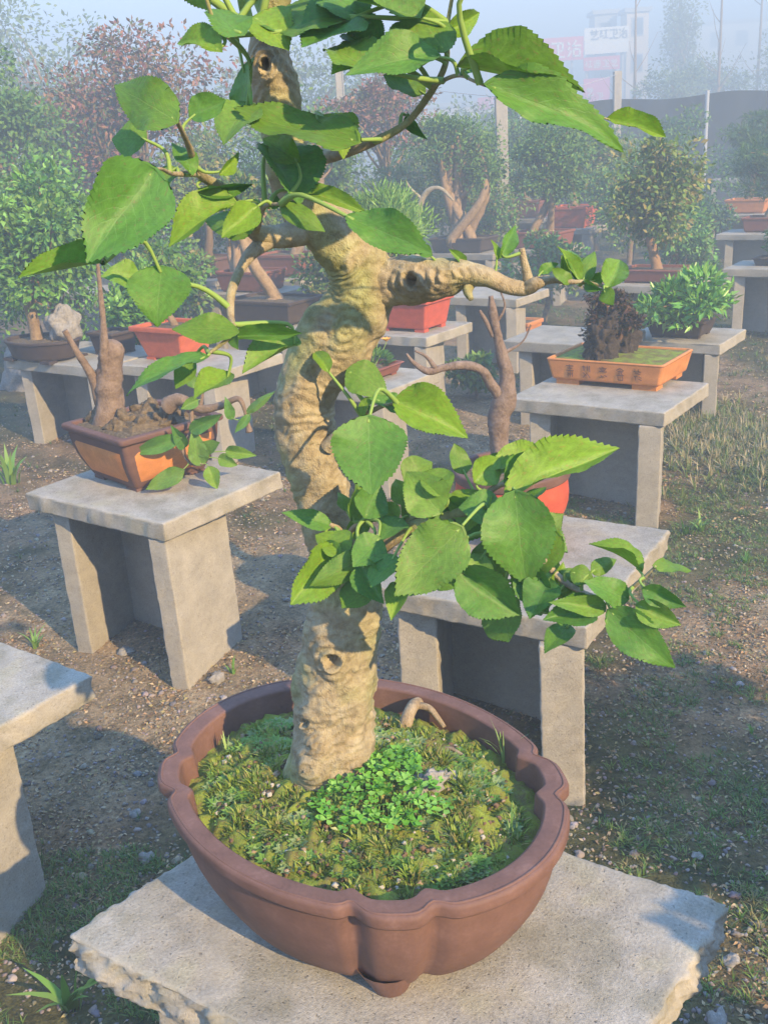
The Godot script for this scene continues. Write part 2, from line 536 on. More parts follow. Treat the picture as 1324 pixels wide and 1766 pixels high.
# stalk from the nearest spot on a limb to the foot of a leaf
func put_stalk(row: Array, spots: PackedVector3Array, parent: Node3D) -> void:
	var b := Vector3(row[0], row[1], row[2])
	var best := spots[0]
	for s in spots:
		if s.distance_squared_to(b) < best.distance_squared_to(b):
			best = s
	var ax := Vector3(row[5], row[6], row[7]).normalized()
	var far := best.distance_to(b)
	if far < 0.004: return
	var r := 0.0011 + far * 0.011
	var mid := best.lerp(b, 0.6) - ax * far * 0.25 + Vector3(0, far * 0.08, 0)
	var e := b + ax * 0.004
	var g := Geo.new()
	var pts := []
	for q in [[best, r * 1.7], [mid, r * 1.15], [e, r * 0.8]]:
		var p: Vector3 = q[0] - parent.position
		pts.append([p.x, p.y, p.z, q[1]])
	tube(g, pts, 6, 5)
	inst("leaf_stalk", g.mesh(M.stem), parent)

func shifted(pts: Array, by: Vector3) -> Array:
	return pts.map(func(p): return [p[0] - by.x, p[1] - by.y, p[2] - by.z, p[3]])

# one leaf of two bent triangles
func scale_leaf(g: Geo, p: Vector3, ax: Vector3, nor: Vector3, ln: float, w: float, col: Color) -> void:
	var s := ax.cross(nor).normalized()
	nor = s.cross(ax).normalized()
	var m := p + ax * ln * 0.45 - nor * w * 0.18
	var a := g.vert(p, col, Vector2.ZERO, nor)
	var b := g.vert(m + s * w * 0.5 + nor * w * 0.3, col, Vector2.ZERO, (nor - s * 0.4).normalized())
	var c := g.vert(p + ax * ln - nor * ln * 0.12, col, Vector2.ZERO, nor)
	var d := g.vert(m - s * w * 0.5 + nor * w * 0.3, col, Vector2.ZERO, (nor + s * 0.4).normalized())
	g.tri(a, b, c)
	g.tri(a, c, d)

# opt: clumps, leaves, len, wid, cols, droop, mat, needle
func bush(called: String, label: String, base: Vector3, cc: Vector3, cr: Vector3, opt: Dictionary) -> Node3D:
	var o := thing(called, label, opt.get("category", "bonsai"), base, 0.0, opt.get("group", "bonsai trees standing in rows"))
	var rnd := RandomNumberGenerator.new()
	rnd.seed = opt.get("seed", 1) + int(absf(base.x * 531) + absf(base.z * 377))
	var c := cc - base
	var clumps := []
	for k in opt.get("clumps", 12):
		var d := Vector3(rnd.randfn(), rnd.randfn(), rnd.randfn()).normalized() * pow(rnd.randf(), 0.45)
		var r := rnd.randf_range(0.24, 0.46)
		clumps.append([c + Vector3(d.x * cr.x, d.y * cr.y, d.z * cr.z) * 0.78, Vector3(cr.x, cr.y * opt.get("flat", 0.75), cr.z) * r])
	# trunk and limbs
	var tr: float = opt.get("trunk", 0.035)
	var t := Geo.new()
	var bark: Color = opt.get("bark", Color(0.75, 0.68, 0.58))
	var lean := Vector3(rnd.randf_range(-0.25, 0.25) * cr.x, 0, rnd.randf_range(-0.2, 0.2) * cr.z)
	var stems: int = opt.get("stems", 1)
	for s in stems:
		var off := Vector3(rnd.randf_range(-1, 1), 0, rnd.randf_range(-1, 1)) * tr * (1.6 if stems > 1 else 0.0)
		var k2 := 0.62 if stems > 1 else 1.0
		var top := c + lean + Vector3(rnd.randf_range(-0.4, 0.4) * cr.x, cr.y * 0.1, rnd.randf_range(-0.3, 0.3) * cr.z) * (1.0 if stems > 1 else 0.3)
		var mid := (off + top) * 0.5 + Vector3(rnd.randf_range(-1, 1), 0, rnd.randf_range(-1, 1)) * tr * 2.2
		tube(t, [[off.x, -0.02, off.z, tr * 1.35 * k2], [off.x, 0.03, off.z, tr * 1.05 * k2], [mid.x, mid.y, mid.z, tr * 0.8 * k2], [top.x, top.y, top.z, tr * 0.4 * k2]], 10, 7, 0.22, bark)
	inst("trunk", t.mesh(M.wood), o)
	var lb := Geo.new()
	for q in clumps:
		var from := Vector3(0, 0, 0).lerp(c + lean, rnd.randf_range(0.45, 0.95))
		var e: Vector3 = q[0]
		var mid := from.lerp(e, 0.5) + Vector3(rnd.randf_range(-1, 1), rnd.randf_range(-0.3, 1), rnd.randf_range(-1, 1)) * 0.12 * cr.x
		tube(lb, [[from.x, from.y, from.z, tr * 0.35], [mid.x, mid.y, mid.z, tr * 0.24], [e.x, e.y, e.z, tr * 0.1]], 6, 4, 0.1, bark)
	inst("limbs", lb.mesh(M.wood), o)
	var g := Geo.new()
	var cols: Array = opt.cols
	var total: int = opt.get("leaves", 3000)
	var ln: float = opt.get("len", 0.03)
	var wd: float = opt.get("wid", 0.5)
	var needle: bool = opt.get("needle", false)
	for k in total:
		var q: Array = clumps[rnd.randi() % clumps.size()]
		var d := Vector3(rnd.randfn(), rnd.randfn(), rnd.randfn()).normalized()
		var rr := pow(rnd.randf(), 0.4) * rnd.randf_range(0.85, 1.2)
		var p: Vector3 = q[0] + Vector3(d.x * q[1].x, d.y * q[1].y, d.z * q[1].z) * rr
		var rd := Vector3(rnd.randfn(), rnd.randfn(), rnd.randfn()).normalized()
		var ax := (d * 0.8 + rd * 0.7 + Vector3(0, opt.get("rise", 0.0), 0)).normalized()
		var nor := (Vector3(0.2, 0.8, 0.3) + d * 0.5 + rd.cross(d) * 0.9).normalized()
		if absf(nor.dot(ax)) > 0.95: nor = Vector3(ax.y, -ax.x, 0.3).normalized()
		var col: Color = cols[rnd.randi() % cols.size()]
		var f := rnd.randf_range(0.75, 1.25)
		var l2 := ln * rnd.randf_range(0.65, 1.25)
		scale_leaf(g, p, ax, nor, l2, l2 * wd, Color(col.r * f, col.g * f, col.b * f))
	inst("crown", g.mesh(M[opt.get("mat", "foliage")], false), o)
	return o

func stone_lump(sd: float, r: Vector3, power := 0.35, detail := 12) -> Geo:
	var g := Geo.new()
	var cols := detail * 2
	for i in detail + 1:
		var a := PI * i / detail
		for j in cols:
			var b := TAU * j / cols
			var d := Vector3(sin(a) * cos(b), cos(a), sin(a) * sin(b))
			var k := 1.0 + broad.get_noise_3dv(d * 0.10 + Vector3.ONE * sd) * power * 2.0 + rough.get_noise_3dv(d * 0.07 + Vector3.ONE * sd) * power * 0.8
			g.vert(Vector3(d.x * r.x, d.y * r.y, d.z * r.z) * k)
	for i in detail:
		for j in cols:
			var a := i * cols + j
			var b := i * cols + (j + 1) % cols
			g.quad(a, b, b + cols, a + cols)
	return g

func blades_of(g: Geo, at: Vector3, n: int, h: float, w: float, spread: float, cols: Array, rnd: RandomNumberGenerator) -> void:
	for k in n:
		var a := rnd.randf() * TAU
		var out := Vector3(cos(a), 0, sin(a))
		var side := Vector3(-out.z, 0, out.x)
		var hh := h * rnd.randf_range(0.5, 1.1)
		var ww := w * rnd.randf_range(0.7, 1.2)
		var sp := spread * rnd.randf_range(0.2, 1.2)
		var col: Color = cols[rnd.randi() % cols.size()]
		var p0 := at + out * rnd.randf() * spread * 0.25 * hh
		var last := -1
		for s in 5:
			var t := s / 4.0
			var p := p0 + Vector3(0, hh * (t - 0.35 * sp * t * t), 0) + out * hh * sp * t * t
			var wv := ww * 0.5 * (1.0 - t * t) + 0.0002
			var nn := (out * -0.3 + Vector3(0, 1, 0) * sp + out * (t - 1.0)).normalized()
			var i := g.vert(p - side * wv, col, Vector2.ZERO, nn)
			g.vert(p + side * wv, col, Vector2.ZERO, nn)
			if s > 0:
				g.quad(last, last + 1, i + 1, i)
			last = i

func multi(called: String, m: Mesh, xf: Array, cols: PackedColorArray, label: String, category: String, parent: Node = null) -> MultiMeshInstance3D:
	var mm := MultiMesh.new()
	mm.transform_format = MultiMesh.TRANSFORM_3D
	mm.use_colors = true
	mm.mesh = m
	mm.instance_count = xf.size()
	for k in xf.size():
		mm.set_instance_transform(k, xf[k])
		mm.set_instance_color(k, cols[k])
	var o := MultiMeshInstance3D.new()
	o.multimesh = mm
	if parent == null:
		o.name = numbered(called)
		add_child(o)
		tag(o, label, category, "", "stuff")
	else:
		o.name = called
		parent.add_child(o, true)
		o.set_meta("kind", "stuff")
	return o

func ground_y(x: float, z: float) -> float:
	return broad.get_noise_2d(x * 0.08, z * 0.08) * 0.02 + broad.get_noise_2d(x * 0.5, z * 0.5) * 0.006

func ground_shade_tone(x: float, z: float) -> Color:
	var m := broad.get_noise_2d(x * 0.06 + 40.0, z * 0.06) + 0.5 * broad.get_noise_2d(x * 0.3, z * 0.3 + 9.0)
	var bare := 0.0  # paler tan soil painted in where sunlight reaches the ground
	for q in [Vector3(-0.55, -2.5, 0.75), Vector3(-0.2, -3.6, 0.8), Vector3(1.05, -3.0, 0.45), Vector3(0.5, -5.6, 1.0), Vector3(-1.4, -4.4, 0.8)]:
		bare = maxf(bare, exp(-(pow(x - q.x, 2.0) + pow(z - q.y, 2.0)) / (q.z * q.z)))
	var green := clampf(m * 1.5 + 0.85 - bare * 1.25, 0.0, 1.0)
	return Color(1.2, 1.02, 0.9).lerp(Color(0.29, 0.38, 0.23), green)  # mossy green, darkened in the colour to deepen the shade there

# ---------------------------------------------------------------- the scene
func _ready() -> void:
	# camera, sky, sun, exposure
	var cam := Camera3D.new()
	cam.name = "camera"
	cam.position = Vector3(0, 1.5, 0)
	cam.rotation_degrees = Vector3(-20.3, 0, -4.0)
	cam.fov = 54.9
	cam.near = 0.05
	cam.far = 900.0
	add_child(cam)
	cam.current = true
	var env := Environment.new()
	env.background_mode = Environment.BG_SKY
	var psky := ProceduralSkyMaterial.new()
	psky.sky_top_color = Color(0.40, 0.60, 0.86)
	psky.sky_horizon_color = Color(0.72, 0.84, 0.95)
	psky.sky_curve = 0.18
	psky.ground_bottom_color = Color(0.30, 0.27, 0.22)
	psky.ground_horizon_color = Color(0.70, 0.74, 0.76)
	psky.sky_energy_multiplier = 1.0
	psky.sun_angle_max = 1.0
	var sky := Sky.new()
	sky.sky_material = psky
	env.sky = sky
	env.background_energy_multiplier = 1.05
	env.tonemap_mode = Environment.TONE_MAPPER_LINEAR
	env.tonemap_exposure = 3.45
	env.fog_enabled = true
	env.fog_density = 0.036
	env.fog_light_color = Color(0.82, 0.91, 0.97)
	env.sdfgi_enabled = true
	env.ssao_enabled = true
	env.ssil_enabled = true
	var we := WorldEnvironment.new()
	we.name = "environment"
	we.environment = env
	add_child(we)
	var sun := DirectionalLight3D.new()
	sun.name = "sun"
	sun.light_energy = 1.6
	sun.light_color = Color(1.0, 0.87, 0.66)
	sun.light_angular_distance = 0.6
	sun.shadow_enabled = true
	add_child(sun)
	var el := deg_to_rad(28.0)
	var toward := Vector3(0.616 * cos(el), sin(el), 0.788 * cos(el))
	sun.look_at_from_position(toward * 30.0, Vector3.ZERO, Vector3.UP)

	rough.seed = 5; rough.frequency = 30.0; rough.fractal_octaves = 4
	broad.seed = 8; broad.frequency = 9.0; broad.fractal_octaves = 3
	chip.seed = 15; chip.frequency = 70.0; chip.fractal_octaves = 2
	make_materials()
	for k in 13:
		blades.append(leaf_blade(k + 1, [0.20, 0.36, 0.08, 0.55, 0.25, 0.12, 0.42, 0.02, 0.30, 0.5, 0.15, 0.33, -0.1][k], [0.08, 0.20, 0.02, 0.14, 0.28, -0.07, 0.15, 0.24, 0.05, 0.18, 0.32, -0.04, 0.1][k]))
	print("materials")
	build_ground()
	print("ground")
	build_far()
	print("far")
	build_tables()
	print("tables")
	build_front()
	print("front")
	build_neighbours()
	print("neighbours")
	build_rows()
	print("rows")
	build_litter()
	print("done")

func build_ground() -> void:
	var g := Geo.new()
	var xs := PackedFloat32Array()
	for k in 161:
		var t := (k - 80) / 80.0
		xs.append(signf(t) * (absf(t) * 6.0 + pow(absf(t), 5.0) * 300.0))
	for i in xs.size():
		for j in xs.size():
			var x := xs[j]
			var z := xs[i] - 3.0
			var f := ground_shade_tone(x, z)
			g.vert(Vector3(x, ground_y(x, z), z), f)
	var n := xs.size()
	for i in n - 1:
		for j in n - 1:
			var a := i * n + j
			g.quad(a, a + n, a + n + 1, a + 1)
	var o := inst("ground", g.mesh(M.ground))
	o.set_meta("kind", "structure")

func build_tables() -> void:
	# the table in front, its slab an uneven four-sided piece
	var c := Vector2(-0.035, -1.085)
	var th := deg_to_rad(-33.0)
	var plan := []
	for w in [Vector2(-0.142, -1.445), Vector2(0.432, -1.068), Vector2(0.122, -0.70), Vector2(-0.486, -1.095)]:
		var d: Vector2 = w - c
		plan.append(Vector2(cos(th) * d.x - sin(th) * d.y, sin(th) * d.x + cos(th) * d.y))
	# plan is back left, back right, front right, front left in the table's own frame
	stone_table("broken-edged concrete table in the foreground under the big brown lobed pot", c.x, c.y, 0.68, 0.48, 0.5, 0.007, -33.0, plan, 0.062, {"edge": 0.014, "leg_turn": 25.0})
	stone_table("concrete table carrying the brown-framed orange pot at left", -0.723, -2.99, 0.63, 0.51, 0.55, 0.018, -36.5, [], 0.058, {"leg": 0.062, "leg_turn": 21.7, "leg_d": 0.34})
	stone_table("concrete table under the orange rectangular pot with inscription", 0.968, -4.0, 0.67, 0.52, 0.49, 0.022, -36.5, [], 0.058, {"leg": 0.088, "leg_turn": 16.5})
	stone_table("concrete table right behind the brown lobed pot, holding the red round pot", 0.345, -2.362, 0.60, 0.63, 0.48, 0.014, -32.7, [], 0.058, {"leg": 0.10, "leg_turn": 12.0})
	stone_table("concrete table cut off by the left picture edge, nothing on it", -1.02, -1.84, 0.62, 0.46, 0.5, 0.014)
	stone_table("concrete table with the dark oval pot and pale rock at far left", -1.62, -5.66, 0.8, 0.56, 0.5)
	stone_table("concrete table under the orange-red flared pot left of the trunk", -0.93, -5.27, 0.72, 0.52, 0.5)
	stone_table("concrete table under the long dark brown pot left of the trunk", -0.60, -6.38, 0.66, 0.50, 0.5)
	stone_table("concrete table under the red pot with the pink rooted stump", -0.90, -8.0, 0.72, 0.5, 0.5)
	stone_table("concrete table under the rust brown pot behind the trunk bend", -0.68, -8.85, 0.66, 0.5, 0.5)
	stone_table("small concrete table among leaves behind the pale rock", -2.45, -8.85, 0.6, 0.5, 0.5)
	stone_table("concrete table under the bright red pot right of the trunk", 0.2, -5.8, 0.62, 0.5, 0.5, 0.03)
	stone_table("concrete table with yellow-orange flowers right of the trunk", -0.08, -4.56, 0.62, 0.46, 0.5, 0.03)
	stone_table("bare concrete table below the long branch", 0.88, -6.93, 0.58, 0.48, 0.5, 0.03)
	stone_table("low concrete table just behind the inscribed orange pot", 1.10, -5.35, 0.62, 0.48, 0.47)
	stone_table("concrete table under the glossy-leaved shrub at right", 1.72, -5.42, 0.55, 0.46, 0.42)
	stone_table("concrete table under the yellow-green bonsai", 2.1, -7.3, 0.66, 0.5, 0.45)
	stone_table("concrete table under the multi-stemmed bonsai", 1.02, -9.8, 0.75, 0.5, 0.5)
	stone_table("concrete table under the two-stemmed bonsai in the dark pot", 1.70, -9.68, 0.6, 0.5, 0.5)
	stone_table("concrete table with the orange-red pot in the back row", 2.38, -11.6, 0.6, 0.5, 0.5)
	stone_table("concrete table with the brown pot in the back row", 2.15, -13.5, 0.7, 0.5, 0.5)
	stone_table("farther concrete table at the right edge under the white-streaked bonsai", 4.35, -11.9, 0.7, 0.5, 0.5)
	stone_table("middle concrete table at the right edge", 3.78, -9.75, 0.66, 0.5, 0.5)
	stone_table("nearer concrete table at the right edge with a small bonsai", 2.98, -7.35, 0.6, 0.5, 0.5)
	stone_table("small far concrete table by the black net", 6.3, -17.6, 0.7, 0.5, 0.6)
	stone_table("concrete table with the yellow-orange pot at far left", -2.5, -11.5, 0.8, 0.5, 0.5)
	stone_table("nearer concrete table beyond the right picture edge, shading the front slab", 1.16, -0.36, 0.5, 0.44, 0.5)
	stone_table("farther concrete table beyond the right picture edge, shading the gravel", 1.86, -0.80, 0.62, 0.5, 0.5)
	stone_table("concrete table beside the rust brown pots, left in the back row", -1.42, -9.2, 0.6, 0.5, 0.5)

func build_front() -> void:
	# ---- the big pot
	var at := Vector3(-0.064, 0.4995, -1.165)
	var turn := deg_to_rad(-44.0)
	var pot := planter("lobed_pot", "large brown clay pot with lobed rim on the foreground table", at, turn, "lobed", 0.312, 0.240, 0.187, 0.83, "brown_clay", {"foot": 0.026, "lip": 0.015, "lip_h": 0.023, "wall": 0.022, "soil_low": 0.042, "mound": 0.035, "soil": "moss", "bulge": 0.045, "soil_rough": 0.02, "foot_w": 0.11})
	# raised bead running round the rim
	var line := outline_of("lobed", 0.312, 0.240)
	var bead := Geo.new()
	var bp := []
	for j in 9:
		var a := PI * j / 8.0
		bp.append([1.0 - 0.0075 / 0.312 + cos(a) * 0.0022 / 0.312, 0.1865 + sin(a) * 0.0018])
	loft(bead, line, bp)
	inst("rim_bead", bead.mesh(M.brown_clay), pot)

	# ---- the tree
	var base := Vector3(-0.11, 0.66, -1.2)
	var tree := thing("bonsai_tree", "large bonsai with thick twisted tan trunk and broad serrated green leaves", "bonsai", base)
	var spots := PackedVector3Array()
	for key in LIMBS:
		var pts: Array = shifted(LIMBS[key], base)
		var g := Geo.new()
		if key == "TRUNK":
			var knots := []
			for q in [[Vector3(-0.082, 0.874, -1.14), 0.036, 0.011, 0.010], [Vector3(-0.131, 0.778, -1.15), 0.020, 0.010, 0.005], [Vector3(-0.112, 0.752, -1.13), 0.022, 0.012, 0.0], [Vector3(-0.128, 0.716, -1.135), 0.034, 0.012, 0.0], [Vector3(-0.06, 0.70, -1.14), 0.03, 0.008, 0.0], [Vector3(-0.091, 1.585, -1.11), 0.02, 0.008, 0.006], [Vector3(-0.03, 1.30, -1.14), 0.03, 0.008, 0.0]]:
				knots.append([q[0] - base, q[1], q[2], q[3]])
			tube(g, pts, 96, 14, 0.18, Color(0.95, 0.92, 0.82), knots, 0.03, 1.0)
			inst("trunk", g.mesh(M.bark), tree)
		else:
			var knots := []
			if key == "LONG":
				for q in [[Vector3(0.046, 1.356, -1.14), 0.032, 0.011, 0.006], [Vector3(0.086, 1.359, -1.13), 0.026, 0.010, 0.0]]:
					knots.append([q[0] - base, q[1], q[2], q[3]])
			var thin: bool = LIMBS[key][0][3] < 0.010
			tube(g, pts, 36 if key == "LONG" else 14, 10, 0.16, Color(0.96, 0.92, 0.85), knots, 0.035 if key == "LONG" else 0.0, 1.0)
			inst("twig" if thin else "branch", g.mesh(M.bark), tree)
		if key != "TRUNK":
			for q in catmull(LIMBS[key], 6): spots.append(Vector3(q[0], q[1], q[2]))
	var k := 0
	for row in LEAVES:
		put_leaf(row, tree, k)
		put_stalk(row, spots, tree)
		k += 1

	# ---- what grows on the soil
	var rnd := RandomNumberGenerator.new()
	rnd.seed = 77
	var blade := Geo.new()
	blades_of(blade, Vector3.ZERO, 5, 0.011, 0.0018, 0.8, [Color.WHITE], rnd)
	var tuft := blade.mesh(M.foliage, false)
	var xf := []
	var cols := PackedColorArray()
	while xf.size() < 9000:
		var a := rnd.randf() * TAU
		var rr := sqrt(rnd.randf()) * 0.93
		var lp := Vector2(cos(a) * 0.266, sin(a) * 0.200) * rr
		var w := Vector3(lp.x, 0, lp.y).rotated(Vector3.UP, turn) + Vector3(at.x, 0, at.z)
		if Vector2(w.x + 0.11, w.z + 1.2).length() < 0.062: continue
		if broad.get_noise_2d(w.x * 1.6 + 3.0, w.z * 1.6) < 0.0 and rnd.randf() < 0.85: continue
		var y := soil_y(w.x, w.z)
		var s := rnd.randf_range(0.45, 1.2) * (1.0 + clampf(rough.get_noise_2d(w.x * 0.5, w.z * 0.5) * 1.6, -0.5, 1.0))
		xf.append(Transform3D(Basis(Vector3.UP, rnd.randf() * TAU).scaled(Vector3(s, s * rnd.randf_range(0.5, 1.2), s)), Vector3(w.x, y - 0.001, w.z)))
		var q: Color = [Color(0.15, 0.24, 0.025), Color(0.22, 0.29, 0.035), Color(0.30, 0.35, 0.07), Color(0.10, 0.16, 0.02), Color(0.28, 0.25, 0.08)][rnd.randi() % 5]
		cols.append(q)
	multi("moss", tuft, xf, cols, "yellow-green moss covering the soil of the brown lobed pot", "moss")

	var bit := stone_lump(6.0, Vector3(0.004, 0.0022, 0.003), 0.5, 5).mesh(M.litter)
	var bxf := []
	var bcols := PackedColorArray()
	for e in 700:
		var a := rnd.randf() * TAU
		var rr := sqrt(rnd.randf()) * 0.92
		var lp := Vector2(cos(a) * 0.266, sin(a) * 0.200) * rr
		var w := Vector3(lp.x, 0, lp.y).rotated(Vector3.UP, turn) + Vector3(at.x, 0, at.z)
		var s := rnd.randf_range(0.4, 1.3)
		bxf.append(Transform3D(Basis(Vector3.UP, rnd.randf() * TAU).scaled(Vector3(s, s, s)), Vector3(w.x, soil_y(w.x, w.z) + 0.004, w.z)))
		bcols.append([Color(0.16, 0.10, 0.06), Color(0.30, 0.22, 0.14), Color(0.42, 0.38, 0.30), Color(0.10, 0.07, 0.04)][rnd.randi() % 4])
	multi("soil_crumbs", bit, bxf, bcols, "brown soil crumbs and bits of bark on the moss in the brown lobed pot", "soil crumbs")

	# broad little weeds near the rim
	var lw := Geo.new()
	for j in 8:
		var a := TAU * j / 8.0
		var d := Vector3(cos(a), 0.55, sin(a)).normalized()
		scale_leaf(lw, Vector3(0, 0.002, 0), d, Vector3(-d.x * 0.5, 1, -d.z * 0.5), 0.012, 0.007, Color.WHITE)
	var wm := lw.mesh(M.foliage, false)
	xf = []
	cols = PackedColorArray()
	while xf.size() < 900:
		var a := rnd.randf() * TAU
		var rr := sqrt(rnd.randf()) * 0.9
		var lp := Vector2(cos(a) * 0.266, sin(a) * 0.200) * rr
		var w := Vector3(lp.x, 0, lp.y).rotated(Vector3.UP, turn) + Vector3(at.x, 0, at.z)
		if Vector2(w.x + 0.11, w.z + 1.2).length() < 0.075 or broad.get_noise_2d(w.x * 1.2 + 13.0, w.z * 1.2) < 0.02: continue
		var s := rnd.randf_range(0.5, 1.3)
		xf.append(Transform3D(Basis(Vector3.UP, rnd.randf() * TAU).scaled(Vector3(s, s, s)), Vector3(w.x, soil_y(w.x, w.z), w.z)))
		cols.append([Color(0.14, 0.27, 0.04), Color(0.20, 0.33, 0.06), Color(0.25, 0.33, 0.13)][rnd.randi() % 3])
	multi("seedlings", wm, xf, cols, "tiny broad-leaved weeds scattered over the moss in the brown lobed pot", "weeds")

	var patch := thing("clover_patch", "dense patch of bright green clover at the foot of the big trunk", "clover", Vector3(-0.03, soil_y(-0.03, -1.15), -1.15))
	var variants := []
	for v in 4:
		var g := Geo.new()
		var col: Color = [Color(0.13, 0.36, 0.035), Color(0.17, 0.42, 0.05), Color(0.10, 0.29, 0.03), Color(0.22, 0.45, 0.08)][v]
		for j in 3:
			var a := TAU * j / 3.0
			var d := Vector3(cos(a), 0.12, sin(a)).normalized()
			var s := Vector3(-d.z, 0, d.x)
			var up := Vector3(0, 1, 0)
			var i := [g.vert(Vector3.ZERO, col)]
			for e in [[0.55, -0.42, 0.001], [1.0, -0.36, 0.0006], [0.9, 0.0, -0.0008], [1.0, 0.36, 0.0006], [0.55, 0.42, 0.001]]:
				i.append(g.vert(d * 0.0095 * e[0] + s * 0.0095 * e[1] + up * e[2], col))
			for e in range(1, 5): g.tri(i[0], i[e + 1], i[e])
		variants.append(g.mesh(M.foliage))
	for j in 290:
		var a := rnd.randf() * TAU
		var rr := sqrt(rnd.randf())
		var x := cos(a) * rr * 0.080 * (1.0 + 0.25 * sin(a * 3.0))
		var z := sin(a) * rr * 0.100 * (1.0 + 0.2 * cos(a * 2.0))
		var wx := -0.03 + x
		var wz := -1.13 + z
		if Vector2(wx + 0.11, wz + 1.2).length() < 0.07: continue
		var hh := soil_y(wx, wz) + 0.010 + (1.0 - rr) * 0.024 + rnd.randf() * 0.006
		var o := inst("clover_leaf", variants[rnd.randi() % 4], patch)
		o.position = Vector3(wx, hh, wz) - patch.position
		o.rotation = Vector3(rnd.randf_range(-0.5, 0.6), rnd.randf() * TAU, rnd.randf_range(-0.5, 0.5))
		o.scale = Vector3.ONE * rnd.randf_range(0.7, 1.25)
	var st := Geo.new()
	for j in 150:
		var a := rnd.randf() * TAU
		var rr := sqrt(rnd.randf()) * 0.07
		var wx := -0.03 + cos(a) * rr
		var wz := -1.13 + sin(a) * rr
		if Vector2(wx + 0.11, wz + 1.2).length() < 0.07: continue
		var p := Vector3(wx, soil_y(wx, wz), wz) - patch.position
		tube(st, [[p.x, p.y - 0.003, p.z, 0.0007], [p.x + 0.002, p.y + 0.02, p.z, 0.0005]], 4, 2)
	var sti := inst("stems", st.mesh(M.stem), patch)
	sti.set_meta("kind", "stuff")

	var i := 0
	for q in [[0.036, -1.142, 0.022, "grey stone beside the clover in the brown pot, the largest one"], [0.010, -1.112, 0.017, "grey stone at the clover's edge nearest the front rim"], [0.062, -1.160, 0.014, "small pale stone right of the clover"], [0.130, -1.310, 0.018, "brown stone by the back rim of the brown pot"]]:
		var o := inst("stone", stone_lump(3.0 + i * 2.7, Vector3(q[2], q[2] * 0.6, q[2] * 0.8), 0.4).mesh(M.stone))
		o.position = Vector3(q[0], soil_y(q[0], q[1]) + q[2] * 0.25, q[1])
		tag(o, q[3], "stone", "stones in the brown lobed pot")
		i += 1
	# surface roots
	for q in [["light brown forked root showing above the moss behind the clover", [[0.0, 0.63, -1.30, 0.010], [0.012, 0.668, -1.315, 0.011], [0.028, 0.678, -1.345, 0.010], [0.045, 0.664, -1.37, 0.006]], [[0.028, 0.676, -1.345, 0.007], [0.05, 0.674, -1.335, 0.006], [0.07, 0.655, -1.31, 0.003]]], ["thin bare root curling over the moss right of the clover", [[0.05, 0.65, -1.25, 0.004], [0.07, 0.664, -1.24, 0.003], [0.09, 0.662, -1.22, 0.003], [0.11, 0.648, -1.2, 0.002]], []], ["grey-brown root running from the trunk toward the front rim", [[-0.095, 0.675, -1.15, 0.012], [-0.098, 0.664, -1.11, 0.011], [-0.104, 0.654, -1.075, 0.008], [-0.106, 0.640, -1.05, 0.005]], []]]:
		var o := thing("root", q[0], "root", Vector3(q[1][0][0], 0.64, q[1][0][2]))
		for e in [q[1], q[2]]:
			if e.size():
				var g := Geo.new()
				tube(g, shifted(e, o.position), 10, 8, 0.3, Color(0.9, 0.8, 0.72))
				inst("root_strand", g.mesh(M.bark), o)
	# fallen petals and snail shells
	for q in [[-0.108, -1.10, "yellow petal lying left of the clover"], [-0.083, -1.088, "yellow petal at the clover's front edge"], [-0.098, -1.06, "pale yellow petal nearest the front rim"]]:
		var g := Geo.new()
		scale_leaf(g, Vector3.ZERO, Vector3(0.8, 0.1, 0.5).normalized(), Vector3.UP, 0.014, 0.006, Color(0.75, 0.68, 0.25))
		scale_leaf(g, Vector3(0, -0.0004, 0), Vector3(0.8, 0.1, 0.5).normalized(), Vector3.UP, 0.0138, 0.006, Color(0.75, 0.68, 0.25))
		var o := inst("petal", g.mesh(M.petal, false))
		o.position = Vector3(q[0], soil_y(q[0], q[1]) + 0.009, q[1])
		tag(o, q[2], "petal", "fallen petals in the brown pot")
	# slim grasses in the pot
	for q in [[0.150, -1.225, 0.085, 9, "tall thin grass with seed heads at the right rim of the brown pot"], [0.135, -1.06, 0.05, 4, "single curved grass blade at the front right rim"], [-0.265, -1.29, 0.035, 6, "short grass sprout at the left rim of the brown pot"], [0.0, -1.015, 0.03, 7, "low grass sprout behind the front lobe of the rim"]]:
		var g := Geo.new()
		blades_of(g, Vector3.ZERO, q[3], q[2], 0.003, 0.5, [Color(0.22, 0.38, 0.09), Color(0.30, 0.42, 0.14)], rnd)
		var o := inst("grass_tuft", g.mesh(M.foliage, false))
		o.position = Vector3(q[0], soil_y(q[0], q[1]) - 0.002, q[1])
		tag(o, q[4], "grass", "grass growing in the brown lobed pot")

func soil_y(x: float, z: float) -> float:
	var l := Vector3(x + 0.064, 0, z + 1.165).rotated(Vector3.UP, deg_to_rad(44.0))
	var t := clampf(1.0 - sqrt(pow(l.x / 0.266, 2.0) + pow(l.z / 0.200, 2.0)), 0.0, 1.0)
	return 0.4995 + 0.187 - 0.042 + 0.035 * sin(t * PI * 0.5)

